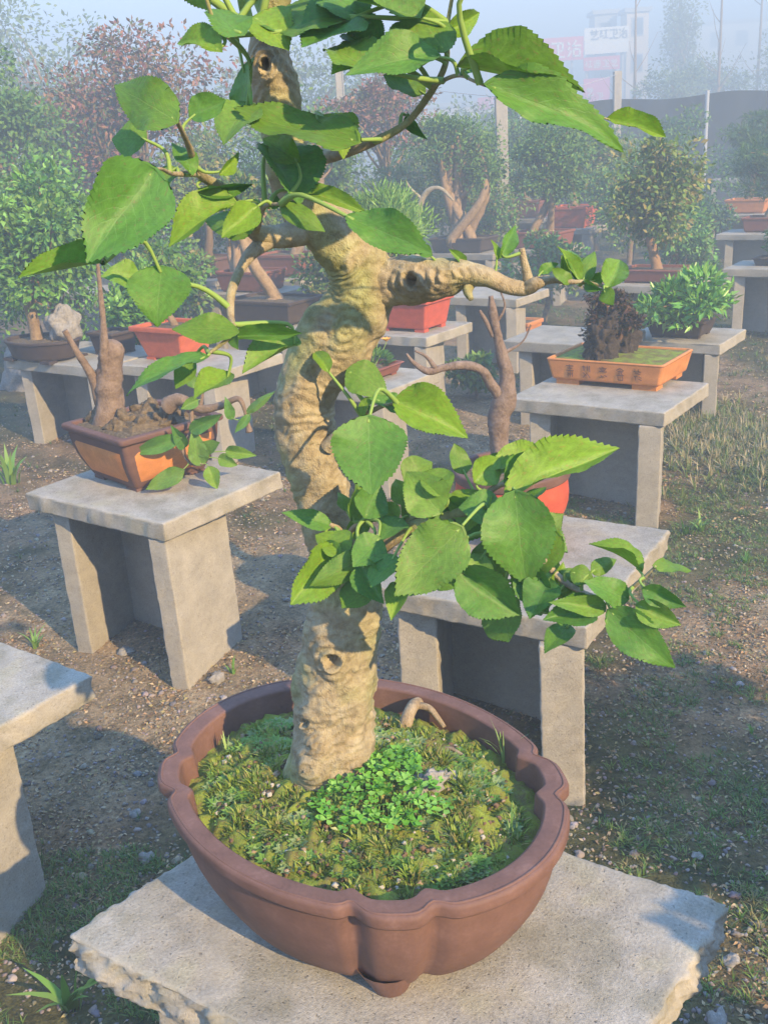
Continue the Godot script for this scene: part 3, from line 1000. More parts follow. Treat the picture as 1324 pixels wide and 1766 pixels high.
func build_neighbours() -> void:
	var turn := deg_to_rad(-36.5)
	var rnd := RandomNumberGenerator.new()
	rnd.seed = 5
	# ---- orange pot with brown frame at left
	var at := Vector3(-0.752, 0.549, -3.08)
	var hx := 0.192
	var hz := 0.188
	var pturn := deg_to_rad(-47.0)
	var pot := planter("framed_pot", "orange clay pot with brown rim and corner ribs on the left table", at, pturn, "rect", hx, hz, 0.188, 0.74, "frame_clay", {"foot": 0.008, "lip": 0.014, "lip_h": 0.022, "bulge": 0.06, "mound": 0.03, "soil_low": 0.015, "soil_rough": 0.02})
	for s in 4:
		var g := Geo.new()
		var along := hx if s % 2 == 0 else hz
		var away := hz if s % 2 == 0 else hx
		for i in 15:
			for j in 9:
				var a := (i / 14.0 - 0.5) * 2.0
				var t := 0.1 + 0.74 * j / 8.0
				var k := (1.0 - 0.014 / hx) * (lerpf(0.74, 1.0, t) + 0.06 * sin(t * PI))
				var edge := clampf((1.0 - absf(a)) * 9.0, 0.0, 1.0) * clampf(minf(j, 8 - j) * 1.0, 0.0, 1.0)
				var p := Vector3(a * along * k * 0.86, lerpf(0.012, 0.166, t), away * k - 0.002 + 0.006 * edge)
				g.vert(p.rotated(Vector3.UP, PI * 0.5 * s))
		for i in 14:
			for j in 8:
				var q := i * 9 + j
				g.quad(q, q + 9, q + 10, q + 1)
		inst("panel", g.mesh(M.orange_clay), pot)
	var tb := Vector3(-0.86, 0.71, -3.08)
	var tree := thing("bonsai_tree", "brown-stumped bonsai with bare twigs and a drooping leafy branch in the framed pot", "bonsai", tb)
	var spots := PackedVector3Array()
	var n := 0
	for pts in SIDE_LIMBS:
		var g := Geo.new()
		tube(g, shifted(pts, tb), 16, 8, 0.24, Color(0.9, 0.82, 0.76), [], 0.03)
		inst(["trunk", "branch", "branch", "twig", "twig", "branch"][n], g.mesh(M.grey_wood), tree)
		for q in catmull(pts, 5): spots.append(Vector3(q[0], q[1], q[2]))
		n += 1
	n = 0
	for row in SIDE_LEAVES:
		put_leaf([row[0], row[1], row[2], row[3] * 1.25, row[4] * 1.25, row[5], row[6], row[7], row[8], row[9], row[10]], tree, n * 2)
		put_stalk(row, spots, tree)
		n += 1
	for q in [[-0.90, -3.12, 0.038], [-0.79, -3.05, 0.042], [-0.73, -3.00, 0.03], [-0.67, -3.03, 0.036], [-0.81, -2.99, 0.03], [-0.75, -3.14, 0.045], [-0.64, -3.09, 0.03]]:
		var o := inst("root", stone_lump(q[0] * 9.0, Vector3(q[2], q[2] * 0.9, q[2]), 0.4, 14).mesh(M.soil), tree)
		o.position = Vector3(q[0], 0.735, q[1]) - tb

	# ---- orange inscribed pot at right, with black rock
	var rp := Vector3(1.055, 0.4892, -4.18)
	var ip := planter("inscribed_pot", "shallow orange rectangular pot with dark inscription on the right table", rp, turn, "rect", 0.262, 0.18, 0.115, 0.93, "orange_clay", {"foot": 0.022, "lip": 0.004, "lip_h": 0.012, "soil_low": 0.008, "mound": 0.015, "soil": "moss", "foot_w": 0.2})
	var glyphs := [[[2, 9, 8, 9], [5, 10, 5, 5], [3, 7, 7, 7], [2, 5, 8, 5], [3, 4, 3, 0], [7, 4, 7, 0], [3, 2, 7, 2], [5, 4, 5, 0]], [[2, 9, 4, 9], [3, 10, 3, 6], [6, 10, 6, 6], [8, 10, 8, 5], [2, 4, 5, 2], [5, 4, 8, 0], [4, 2, 2, 0]], [[2, 9, 8, 9], [3, 8, 4, 7], [7, 8, 6, 7], [2, 6, 8, 6], [5, 10, 5, 6], [3, 3, 4, 1], [6, 3, 8, 2], [2, 1, 5, 2]], [[2, 8, 5, 10], [5, 10, 8, 8], [3, 7, 7, 7], [4, 6, 4, 4], [6, 6, 7, 4], [2, 4, 8, 4], [3, 3, 3, 0], [7, 3, 7, 0], [3, 0, 7, 0]], [[3, 10, 3, 8], [6, 10, 6, 8], [2, 8, 8, 8], [3, 7, 7, 6], [2, 4, 5, 4], [3, 4, 3, 1], [6, 4, 8, 3], [6, 2, 8, 1]]]
	for k in 5:
		var g := Geo.new()
		for s in glyphs[k]:
			var a := Vector2(s[0], s[1])
			var b := Vector2(s[2], s[3])
			var m := (a + b) * 0.5
			var d := b - a
			box(g, Vector3((m.x - 5.0) * 0.0052, (m.y - 5.0) * 0.0052, 0), Vector3(d.length() * 0.0052 + 0.002, 0.0026, 0.002), Color.WHITE, Basis(Vector3(0, 0, 1), atan2(d.y, d.x)))
		var o := inst("inscription", g.mesh(M.frame_clay), ip)
		o.position = Vector3(-0.15 + k * 0.075, 0.066, 0.1735)
		o.rotation.x = 0.125
	for q in [[0.955, -4.12, 0.06, 0.09, "black porous rock standing left in the inscribed orange pot"], [1.065, -4.19, 0.06, 0.10, "black porous rock standing right in the inscribed orange pot"]]:
		var o := inst("rock", stone_lump(q[0] * 7.0 + 2.0, Vector3(q[2], q[3], q[2] * 0.9), 0.55, 40).mesh(M.rock))
		o.position = Vector3(q[0], 0.60 + q[3] * 0.8, q[1])
		tag(o, q[4], "rock", "black rocks in the inscribed pot")
	var sb := Vector3(1.01, 0.60, -4.16)
	bush("rock_shrub", "dense dark reddish-brown twiggy shrub over the black rocks in the inscribed pot", sb, Vector3(1.01, 0.755, -4.16), Vector3(0.16, 0.17, 0.13), {"cols": [Color(0.035, 0.028, 0.016), Color(0.06, 0.035, 0.022), Color(0.10, 0.05, 0.03), Color(0.04, 0.05, 0.02), Color(0.16, 0.09, 0.05)], "leaves": 4200, "len": 0.024, "wid": 0.4, "trunk": 0.016, "clumps": 18, "stems": 3, "bark": Color(0.35, 0.26, 0.22)})

	# ---- red round pot on the middle table with its bare tree
	var mp := Vector3(0.345, 0.4795, -2.49)
	planter("round_pot", "round bellied red clay pot behind the serrated leaves", mp, 0.0, "round", 0.155, 0.155, 0.205, 0.55, "red_clay", {"foot": 0.0, "lip": 0.008, "lip_h": 0.03, "bulge": 0.20, "soil_low": 0.015, "rim_mat": "frame_clay"})
	var mb := Vector3(0.32, 0.67, -2.5)
	var bare := thing("bonsai_tree", "bare forked purplish-grey bonsai rising from the red round pot", "bonsai", mb)
	n = 0
	for pts in BARE_LIMBS:
		var g := Geo.new()
		tube(g, shifted(pts, mb), 14, 8, 0.3, Color(0.85, 0.8, 0.84))
		inst("trunk" if n == 0 else ("branch" if n == 1 else "twig"), g.mesh(M.grey_wood), bare)
		n += 1

func build_rows() -> void:
	var turn := deg_to_rad(-36.5)
	var G1 := [Color(0.06, 0.15, 0.025), Color(0.09, 0.20, 0.03), Color(0.13, 0.24, 0.04)]
	var G2 := [Color(0.15, 0.24, 0.035), Color(0.22, 0.28, 0.05), Color(0.10, 0.18, 0.03), Color(0.26, 0.22, 0.07)]
	var G3 := [Color(0.10, 0.26, 0.03), Color(0.16, 0.36, 0.05), Color(0.20, 0.40, 0.08)]
	var RD := [Color(0.20, 0.07, 0.06), Color(0.26, 0.11, 0.08), Color(0.16, 0.10, 0.05), Color(0.30, 0.16, 0.10), Color(0.10, 0.12, 0.04)]
	var PN := [Color(0.05, 0.13, 0.045), Color(0.08, 0.17, 0.06), Color(0.10, 0.20, 0.06)]
	var GG := "pots standing in rows"
	# pots: name, label, x, y, z, turn, shape, hx, hz, h, taper, mat
	for q in [
		["oval_pot", "long dark oval pot on the far left table", -1.86, 0.4985, -5.62, "oval", 0.27, 0.17, 0.115, 0.88, "dark_clay", {"lip": 0.012}],
		["dark_pot", "small dark pot beside the dark oval pot", -1.46, 0.4985, -5.62, "rect", 0.11, 0.10, 0.13, 0.85, "dark_clay", {}],
		["flared_pot", "orange-red flared square pot left of the trunk", -1.06, 0.4985, -5.36, "rect", 0.20, 0.15, 0.185, 0.74, "brick_clay", {"lip": 0.022}],
		["long_pot", "long dark brown rectangular pot behind the flared pot", -0.62, 0.4985, -6.38, "rect", 0.30, 0.18, 0.15, 0.94, "dark_clay", {"lip": 0.01}],
		["red_pot", "brownish-red rectangular pot with a gnarled pink stump", -0.92, 0.4985, -8.0, "rect", 0.25, 0.16, 0.16, 0.90, "rust_clay", {}],
		["rust_pot", "large rust brown rectangular pot behind the trunk bend", -0.68, 0.4985, -8.85, "rect", 0.29, 0.18, 0.19, 0.95, "rust_clay", {}],
		["rust_pot", "rust brown pot left of the pink stump", -1.42, 0.4985, -9.2, "rect", 0.24, 0.16, 0.18, 0.93, "frame_clay", {}],
		["yellow_pot", "yellow-orange rectangular pot under the far left leaves", -2.5, 0.4985, -11.5, "rect", 0.26, 0.17, 0.2, 0.8, "orange_clay", {}],
		["red_pot", "bright red rectangular pot with white stone, right of the trunk", 0.24, 0.4985, -5.75, "rect", 0.205, 0.15, 0.19, 0.86, "red_clay", {"lip": 0.016, "foot": 0.02}],
		["flower_pot", "low brown pot holding the yellow-orange flowers", -0.06, 0.4985, -4.56, "rect", 0.17, 0.12, 0.06, 0.9, "rust_clay", {}],
		["long_pot", "dark pot under the multi-stemmed bonsai", 0.95, 0.4985, -9.8, "rect", 0.30, 0.17, 0.14, 0.92, "dark_clay", {}],
		["long_pot", "dark brown pot under the two-stemmed bonsai", 1.68, 0.4985, -9.65, "rect", 0.27, 0.17, 0.16, 0.92, "rust_clay", {}],
		["red_pot", "bright orange-red pot beside the two-stemmed bonsai", 2.38, 0.4985, -11.6, "rect", 0.24, 0.17, 0.24, 0.8, "brick_clay", {}],
		["rust_pot", "brown pot behind the two-stemmed bonsai", 2.15, 0.4985, -13.5, "rect", 0.28, 0.17, 0.22, 0.9, "rust_clay", {}],
		["shrub_pot", "small grey pot under the glossy-leaved shrub", 1.70, 0.4185, -5.40, "rect", 0.17, 0.13, 0.10, 0.85, "dark_clay", {}],
		["shrub_pot", "brown pot under the yellow-green bonsai", 2.1, 0.4485, -7.3, "rect", 0.24, 0.16, 0.10, 0.9, "rust_clay", {}],
		["orange_pot", "orange-brown pot on the farther table at the right edge", 4.48, 0.4985, -11.9, "rect", 0.24, 0.16, 0.16, 0.92, "orange_clay", {}],
		["orange_pot", "orange-brown pot on the middle table at the right edge", 3.86, 0.4985, -9.72, "rect", 0.22, 0.16, 0.14, 0.9, "rust_clay", {}],
		["small_pot", "small dark pot on the nearer table at the right edge", 2.98, 0.4985, -7.35, "rect", 0.14, 0.1, 0.06, 0.9, "dark_clay", {}],
		["orange_pot", "yellow-orange pot showing under the long branch", 1.12, 0.468, -7.55, "rect", 0.16, 0.13, 0.2, 0.85, "orange_clay", {"ground": true}],
		["wide_pot", "brown pot on the nearer table beyond the right picture edge", 1.16, 0.4985, -0.36, "rect", 0.18, 0.13, 0.12, 0.9, "rust_clay", {}],
		["wide_pot", "dark pot on the farther table beyond the right picture edge", 1.86, 0.4985, -0.80, "rect", 0.22, 0.15, 0.12, 0.9, "dark_clay", {}],
	]:
		var y: float = q[3]
		if q[11].has("ground"): y = ground_y(q[2], q[4]) - 0.002
		var o: Dictionary = q[11]
		o["group"] = GG
		planter(q[0], q[1], Vector3(q[2], y, q[4]), turn, q[5], q[6], q[7], q[8], q[9], q[10], o)
	# plants: called, label, base, crown centre, crown radii, options
	for q in [
		["bonsai_tree", "leafy green bonsai in the dark oval pot", Vector3(-1.90, 0.60, -5.66), Vector3(-1.82, 1.15, -5.75), Vector3(0.40, 0.42, 0.3), {"cols": G1 + G3, "leaves": 5200, "len": 0.05, "clumps": 16, "trunk": 0.035}],
		["leafy_shrub", "bright green glossy shrub on the ground left of the flared pot", Vector3(-1.44, 0.0, -6.15), Vector3(-1.44, 0.62, -6.15), Vector3(0.22, 0.36, 0.2), {"cols": G3, "leaves": 2200, "len": 0.055, "clumps": 14, "trunk": 0.02, "category": "shrub", "mat": "gloss"}],
		["red_tree", "broad reddish-purple tree rising behind the left leaves", Vector3(-2.2, 0.0, -10.6), Vector3(-2.15, 2.0, -10.6), Vector3(1.15, 0.85, 0.7), {"cols": RD, "leaves": 9000, "len": 0.06, "clumps": 34, "trunk": 0.06, "category": "tree"}],
		["red_tree", "reddish-purple tree behind the top of the bonsai trunk", Vector3(0.25, 0.0, -11.2), Vector3(0.28, 1.95, -11.2), Vector3(0.72, 0.55, 0.5), {"cols": RD, "leaves": 5200, "len": 0.055, "clumps": 22, "trunk": 0.05, "category": "tree"}],
		["green_tree", "bluish-green tree at the left picture edge", Vector3(-3.1, 0.0, -9.2), Vector3(-3.05, 1.75, -9.2), Vector3(0.55, 0.85, 0.5), {"cols": G1, "leaves": 6000, "len": 0.055, "clumps": 20, "trunk": 0.05, "category": "tree"}],
		["bonsai_tree", "yellow-green bonsai in the rust pot left of the stump", Vector3(-1.42, 0.66, -9.2), Vector3(-1.40, 1.25, -9.2), Vector3(0.55, 0.45, 0.4), {"cols": G2, "leaves": 4200, "len": 0.05, "clumps": 16, "trunk": 0.04}],
		["bonsai_tree", "dark green bonsai in the large rust brown pot", Vector3(-0.6, 0.67, -8.85), Vector3(-0.45, 1.65, -9.2), Vector3(0.6, 0.72, 0.45), {"cols": G1, "leaves": 6000, "len": 0.05, "clumps": 22, "trunk": 0.05}],
		["stump_bonsai", "gnarled pink-brown stump bonsai in the brownish-red pot", Vector3(-0.95, 0.64, -8.0), Vector3(-0.95, 1.10, -8.0), Vector3(0.34, 0.22, 0.28), {"cols": G2, "leaves": 1800, "len": 0.04, "clumps": 10, "trunk": 0.06, "stems": 3, "bark": Color(1.1, 0.9, 0.8)}],
		["leaning_bonsai", "bonsai with a slanting pale trunk in the long dark pot", Vector3(-0.60, 0.63, -6.38), Vector3(-0.72, 1.22, -6.4), Vector3(0.36, 0.22, 0.28), {"cols": G1 + G2, "leaves": 2400, "len": 0.045, "clumps": 12, "trunk": 0.042, "bark": Color(0.98, 0.9, 0.8)}],
		["flared_bonsai", "small leafy bonsai in the flared orange-red pot", Vector3(-1.06, 0.66, -5.36), Vector3(-1.08, 0.95, -5.36), Vector3(0.2, 0.16, 0.16), {"cols": G1, "leaves": 900, "len": 0.04, "clumps": 8, "trunk": 0.02}],
		["needle_bonsai", "fresh green fine-leaved bonsai right of the trunk, in the bright red pot", Vector3(0.18, 0.67, -5.80), Vector3(0.12, 1.06, -5.95), Vector3(0.28, 0.34, 0.24), {"cols": [Color(0.14, 0.30, 0.05), Color(0.20, 0.38, 0.07), Color(0.26, 0.42, 0.11)], "leaves": 7000, "len": 0.055, "wid": 0.13, "clumps": 18, "trunk": 0.028, "rise": 0.7}],
		["multi_stem_bonsai", "broad bonsai on many pale brown stems behind the long branch", Vector3(0.95, 0.62, -9.8), Vector3(0.90, 1.42, -9.8), Vector3(0.55, 0.5, 0.4), {"cols": G1 + [Color(0.14, 0.24, 0.05)], "leaves": 7500, "len": 0.042, "clumps": 24, "trunk": 0.075, "stems": 7, "bark": Color(0.95, 0.87, 0.77), "flat": 0.6}],
		["two_stem_bonsai", "rounded green bonsai on two stout stems", Vector3(1.68, 0.64, -9.65), Vector3(1.76, 1.26, -9.6), Vector3(0.48, 0.42, 0.36), {"cols": G1 + [Color(0.14, 0.24, 0.05)], "leaves": 6500, "len": 0.04, "clumps": 22, "trunk": 0.06, "stems": 2, "bark": Color(0.9, 0.82, 0.72)}],
		["tall_bonsai", "tall yellow-green bonsai with olive leaves right of the long branch", Vector3(2.1, 0.53, -7.3), Vector3(2.06, 1.03, -7.3), Vector3(0.38, 0.47, 0.34), {"cols": G2, "leaves": 6500, "len": 0.05, "clumps": 26, "trunk": 0.04, "bark": Color(0.9, 0.72, 0.58)}],
		["glossy_shrub", "low spreading shrub with bright glossy leaves behind the inscribed pot", Vector3(1.70, 0.50, -5.40), Vector3(1.66, 0.64, -5.28), Vector3(0.30, 0.17, 0.24), {"cols": [Color(0.10, 0.27, 0.03), Color(0.16, 0.38, 0.05), Color(0.22, 0.42, 0.09)], "leaves": 1500, "len": 0.06, "wid": 0.36, "clumps": 14, "trunk": 0.018, "category": "shrub", "mat": "gloss", "rise": 0.5}],
		["pine_bonsai", "dark green layered pine with white deadwood at the right edge", Vector3(3.88, 0.62, -9.75), Vector3(3.92, 1.14, -9.8), Vector3(0.5, 0.40, 0.4), {"cols": PN, "leaves": 6500, "len": 0.06, "wid": 0.14, "clumps": 20, "trunk": 0.045, "flat": 0.45, "rise": 0.3}],
		["pine_bonsai", "bluish pine bonsai against the black net at the right edge", Vector3(4.48, 0.64, -11.9), Vector3(4.6, 1.30, -11.9), Vector3(0.5, 0.36, 0.4), {"cols": PN, "leaves": 4500, "len": 0.07, "wid": 0.14, "clumps": 16, "trunk": 0.04, "flat": 0.5}],
		["small_bonsai", "small bonsai on the nearer table at the right edge", Vector3(2.98, 0.55, -7.35), Vector3(2.98, 0.68, -7.35), Vector3(0.17, 0.09, 0.14), {"cols": PN + G1, "leaves": 900, "len": 0.035, "clumps": 8, "trunk": 0.015}],
		["back_bonsai", "green bonsai in the bright orange-red pot", Vector3(2.38, 0.72, -11.6), Vector3(2.5, 1.36, -11.6), Vector3(0.5, 0.42, 0.4), {"cols": G1 + G2, "leaves": 4500, "len": 0.05, "clumps": 18, "trunk": 0.04}],
		["back_bonsai", "green bonsai in the brown back-row pot", Vector3(2.15, 0.7, -13.5), Vector3(1.75, 1.42, -13.2), Vector3(0.7, 0.42, 0.5), {"cols": G1, "leaves": 5200, "len": 0.055, "clumps": 20, "trunk": 0.045}],
		["hedge_shrub", "rounded shrub in front of the black net, beside the grey post", Vector3(4.3, 0.0, -14.2), Vector3(4.3, 1.2, -14.2), Vector3(0.5, 0.6, 0.4), {"cols": G1, "leaves": 4200, "len": 0.06, "clumps": 18, "trunk": 0.04, "category": "shrub"}],
		["hedge_shrub", "rounded shrub in front of the black net at the right edge", Vector3(5.6, 0.0, -14.8), Vector3(5.6, 0.95, -14.8), Vector3(0.7, 0.6, 0.5), {"cols": G1 + PN, "leaves": 4600, "len": 0.06, "clumps": 18, "trunk": 0.04, "category": "shrub"}],
		["hedge_shrub", "olive shrub below the pink banner", Vector3(3.1, 0.0, -13.6), Vector3(3.05, 1.15, -13.6), Vector3(0.6, 0.52, 0.4), {"cols": G2, "leaves": 4200, "len": 0.06, "clumps": 18, "trunk": 0.04, "category": "shrub"}],
		["hedge_shrub", "green shrub under the concrete post", Vector3(1.3, 0.0, -12.4), Vector3(1.3, 1.02, -12.4), Vector3(0.7, 0.55, 0.5), {"cols": G1 + G2, "leaves": 5200, "len": 0.055, "clumps": 20, "trunk": 0.05, "category": "shrub"}],
		["hedge_shrub", "green shrub under the left red tree", Vector3(-2.3, 0.0, -9.9), Vector3(-2.3, 0.85, -9.9), Vector3(0.6, 0.55, 0.5), {"cols": G1 + G3, "leaves": 4600, "len": 0.055, "clumps": 20, "trunk": 0.05, "category": "shrub"}],
		["hedge_shrub", "green shrub between the two red trees", Vector3(-0.6, 0.0, -12.0), Vector3(-0.6, 1.0, -12.0), Vector3(0.9, 0.7, 0.5), {"cols": G1, "leaves": 5200, "len": 0.06, "clumps": 22, "trunk": 0.05, "category": "shrub"}],
		["grass_shrub", "dark leafy weeds on the ground under the bare table", Vector3(0.62, 0.0, -5.95), Vector3(0.62, 0.22, -5.95), Vector3(0.2, 0.2, 0.2), {"cols": G1, "leaves": 900, "len": 0.05, "clumps": 10, "trunk": 0.01, "category": "weeds"}],
		["shade_bonsai", "leafy bonsai beyond the right picture edge, on the nearer table", Vector3(1.16, 0.60, -0.36), Vector3(1.10, 0.95, -0.40), Vector3(0.30, 0.2, 0.28), {"cols": G1, "leaves": 3000, "len": 0.055, "clumps": 12, "trunk": 0.03}],
		["shade_bonsai", "wide leafy bonsai beyond the right picture edge, on the farther table", Vector3(1.86, 0.60, -0.80), Vector3(1.80, 0.93, -0.80), Vector3(0.5, 0.28, 0.42), {"cols": G1, "leaves": 5200, "len": 0.055, "clumps": 18, "trunk": 0.03}],
		["left_shrub", "tall dense green shrub behind the red tree's left side", Vector3(-3.6, 0.0, -12.5), Vector3(-3.5, 1.5, -12.5), Vector3(1.1, 1.3, 0.6), {"cols": G1, "leaves": 8000, "len": 0.06, "clumps": 34, "trunk": 0.04, "category": "shrub"}],
		["left_shrub", "dense green shrub below the left red tree, right side", Vector3(-1.6, 0.0, -10.2), Vector3(-1.55, 1.15, -10.2), Vector3(0.7, 0.7, 0.5), {"cols": G1 + G2, "leaves": 6500, "len": 0.05, "clumps": 28, "trunk": 0.04, "category": "shrub"}],
		["left_shrub", "dense green shrub at the left edge behind the oval pot", Vector3(-3.0, 0.0, -7.6), Vector3(-2.95, 1.0, -7.6), Vector3(0.6, 0.8, 0.5), {"cols": G1 + G3, "leaves": 6500, "len": 0.05, "clumps": 28, "trunk": 0.04, "category": "shrub"}],
		["back_hedge", "leafy hedge bush left of the middle post", Vector3(0.75, 0.0, -13.4), Vector3(0.75, 1.05, -13.4), Vector3(0.8, 0.75, 0.5), {"cols": G1 + G2, "leaves": 6500, "len": 0.055, "clumps": 30, "trunk": 0.03, "category": "shrub"}],
		["back_hedge", "leafy hedge bush right of the middle post", Vector3(2.55, 0.0, -15.2), Vector3(2.55, 1.15, -15.2), Vector3(1.0, 0.8, 0.5), {"cols": G1 + G3, "leaves": 6500, "len": 0.06, "clumps": 30, "trunk": 0.03, "category": "shrub"}],
		["back_hedge", "leafy hedge bush before the left end of the black net", Vector3(3.75, 0.0, -16.2), Vector3(3.75, 1.0, -16.2), Vector3(0.8, 0.7, 0.5), {"cols": G1, "leaves": 5200, "len": 0.06, "clumps": 26, "trunk": 0.03, "category": "shrub"}],
		["back_hedge", "fresh green bush between the pots behind the long branch", Vector3(1.3, 0.0, -10.9), Vector3(1.3, 0.85, -10.9), Vector3(0.55, 0.6, 0.4), {"cols": G3 + G2, "leaves": 5200, "len": 0.045, "clumps": 26, "trunk": 0.03, "category": "shrub"}],
		["back_hedge", "yellow-green bush behind the tall bonsai with olive leaves", Vector3(2.75, 0.0, -10.6), Vector3(2.75, 0.9, -10.6), Vector3(0.5, 0.6, 0.4), {"cols": G2 + G3, "leaves": 4600, "len": 0.045, "clumps": 24, "trunk": 0.03, "category": "shrub"}],
		["back_hedge", "leafy bush behind the rust pots, left of the trunk", Vector3(-1.0, 0.0, -10.1), Vector3(-1.0, 0.95, -10.1), Vector3(0.6, 0.65, 0.4), {"cols": G1 + G3, "leaves": 5600, "len": 0.045, "clumps": 26, "trunk": 0.03, "category": "shrub"}],
		["filler_shrub", "leafy shrub on the ground behind the long dark pot", Vector3(-0.15, 0.0, -7.4), Vector3(-0.15, 0.62, -7.4), Vector3(0.4, 0.42, 0.3), {"cols": G1 + G2, "leaves": 3600, "len": 0.05, "clumps": 18, "trunk": 0.025, "category": "shrub"}],
		["filler_shrub", "leafy shrub on the ground behind the bare table", Vector3(1.45, 0.0, -8.3), Vector3(1.45, 0.5, -8.3), Vector3(0.4, 0.36, 0.3), {"cols": G3 + G2, "leaves": 3200, "len": 0.05, "clumps": 18, "trunk": 0.025, "category": "shrub"}],
		["filler_shrub", "leafy shrub on the ground right of the yellow-green bonsai", Vector3(2.85, 0.0, -9.0), Vector3(2.8, 0.5, -9.0), Vector3(0.42, 0.42, 0.3), {"cols": G3 + G1, "leaves": 3600, "len": 0.05, "clumps": 18, "trunk": 0.025, "category": "shrub"}],
		["filler_shrub", "dense shrub behind the orange-red pot in the back row", Vector3(3.2, 0.0, -12.2), Vector3(3.2, 0.75, -12.2), Vector3(0.7, 0.6, 0.4), {"cols": G1, "leaves": 4200, "len": 0.055, "clumps": 20, "trunk": 0.03, "category": "shrub"}],
		["filler_shrub", "dense shrub behind the multi-stemmed bonsai", Vector3(0.3, 0.0, -10.3), Vector3(0.3, 0.9, -10.3), Vector3(0.6, 0.6, 0.4), {"cols": G1 + G2, "leaves": 4600, "len": 0.05, "clumps": 22, "trunk": 0.03, "category": "shrub"}],
		["filler_shrub", "tall leafy shrub behind the dark oval pot", Vector3(-2.3, 0.0, -7.4), Vector3(-2.25, 0.95, -7.4), Vector3(0.55, 0.75, 0.4), {"cols": G1 + G3, "leaves": 6500, "len": 0.05, "clumps": 26, "trunk": 0.03, "category": "shrub"}],
		["filler_shrub", "leafy shrub between the dark oval pot and the pink stump", Vector3(-1.55, 0.0, -7.7), Vector3(-1.5, 0.72, -7.7), Vector3(0.42, 0.5, 0.3), {"cols": G3 + G2, "leaves": 4200, "len": 0.05, "clumps": 20, "trunk": 0.03, "category": "shrub"}],
		["filler_shrub", "dense shrub behind the brown back-row pot", Vector3(1.9, 0.0, -14.6), Vector3(1.9, 1.0, -14.6), Vector3(0.9, 0.7, 0.4), {"cols": G1, "leaves": 4600, "len": 0.06, "clumps": 24, "trunk": 0.03, "category": "shrub"}],
		["filler_shrub", "dense shrub left of the farther right-edge table", Vector3(3.75, 0.0, -11.2), Vector3(3.75, 0.6, -11.4), Vector3(0.5, 0.5, 0.3), {"cols": G1 + PN, "leaves": 3600, "len": 0.055, "clumps": 18, "trunk": 0.03, "category": "shrub"}],
	]:
		bush(q[0], q[1], q[2], q[3], q[4], q[5])
	# pale rock in the oval pot, white stone in the red pot
	for q in [[-1.72, 0.67, -5.60, 0.095, 0.11, "pale grey rock standing in the dark oval pot"], [0.31, 0.685, -5.66, 0.042, 0.03, "white stone in the bright red pot"], [-2.5, 0.08, -7.3, 0.25, 0.3, "pale weathered rock at the far left"]]:
		var o := inst("rock", stone_lump(q[0] * 3.0 + 4.0, Vector3(q[3], q[4], q[3] * 0.8), 0.24, 24).mesh(M.stone))
		o.position = Vector3(q[0], q[1], q[2])
		tag(o, q[5], "rock")
	# flowers
	var rnd := RandomNumberGenerator.new()
	rnd.seed = 12
	var fl := thing("flowering_plant", "small plant with yellow-orange flowers right of the trunk", "flowers", Vector3(-0.04, 0.545, -4.54))
	for k in 9:
		var p := Vector3(rnd.randf_range(-0.10, 0.13), rnd.randf_range(0.06, 0.16), rnd.randf_range(-0.05, 0.08))
		var g := Geo.new()
		tube(g, [[p.x * 0.3, -0.02, p.z * 0.3, 0.003], [p.x * 0.8, p.y * 0.6, p.z * 0.8, 0.002], [p.x, p.y, p.z, 0.002]], 5, 4)
		inst("stem", g.mesh(M.stem), fl)
		var f := Geo.new()
		for j in 9:
			var a := TAU * j / 9.0
			scale_leaf(f, p, Vector3(cos(a), 0.9, sin(a)).normalized(), Vector3(-cos(a), 1, -sin(a)), 0.034, 0.022, Color(0.85, 0.42, 0.07))
		inst("flower", f.mesh(M.petal, false), fl)
	var lf := Geo.new()
	for k in 160:
		var d := Vector3(rnd.randfn(), rnd.randf() * 1.2, rnd.randfn()).normalized()
		scale_leaf(lf, Vector3(d.x * 0.11, d.y * 0.07, d.z * 0.08), (d + Vector3(0, 0.4, 0)).normalized(), Vector3(0.1, 1, 0.2), 0.045, 0.016, Color(0.10, 0.22, 0.04))
	inst("leaves", lf.mesh(M.foliage, false), fl)
	# white deadwood
	for q in [["bleached white deadwood on the pine at the right edge", [[3.86, 0.95, -9.5, 0.03], [3.90, 1.08, -9.42, 0.022], [3.86, 1.17, -9.4, 0.014], [3.87, 1.24, -9.4, 0.004]], [[3.90, 1.06, -9.42, 0.016], [3.96, 1.12, -9.4, 0.01], [3.99, 1.2, -9.4, 0.003]]], ["pale bare branch among the leaves right of the trunk", [[0.36, 0.80, -7.6, 0.02], [0.44, 1.12, -7.6, 0.022], [0.56, 1.19, -7.55, 0.016], [0.66, 1.10, -7.5, 0.006]], [[0.44, 1.12, -7.6, 0.014], [0.36, 1.2, -7.6, 0.008], [0.33, 1.26, -7.6, 0.003]]]]:
		var b := Vector3(q[1][0][0], q[1][0][1], q[1][0][2])
		var o := thing("deadwood", q[0], "deadwood", b)
		for e in [q[1], q[2]]:
			var g := Geo.new()
			tube(g, shifted(e, b), 10, 7, 0.3, Color(1.7, 1.75, 1.9))
			inst("branch", g.mesh(M.white_wood), o)
	var sup := Geo.new()
	tube(sup, [[0.36, 0.0, -7.6, 0.03], [0.34, 0.4, -7.6, 0.026], [0.36, 0.82, -7.6, 0.02]], 10, 6, 0.2, Color(1.0, 0.9, 0.8))
	var so := inst("dead_stem", sup.mesh(M.wood))
	tag(so, "grey dead stem carrying the pale bare branch right of the trunk", "stem")

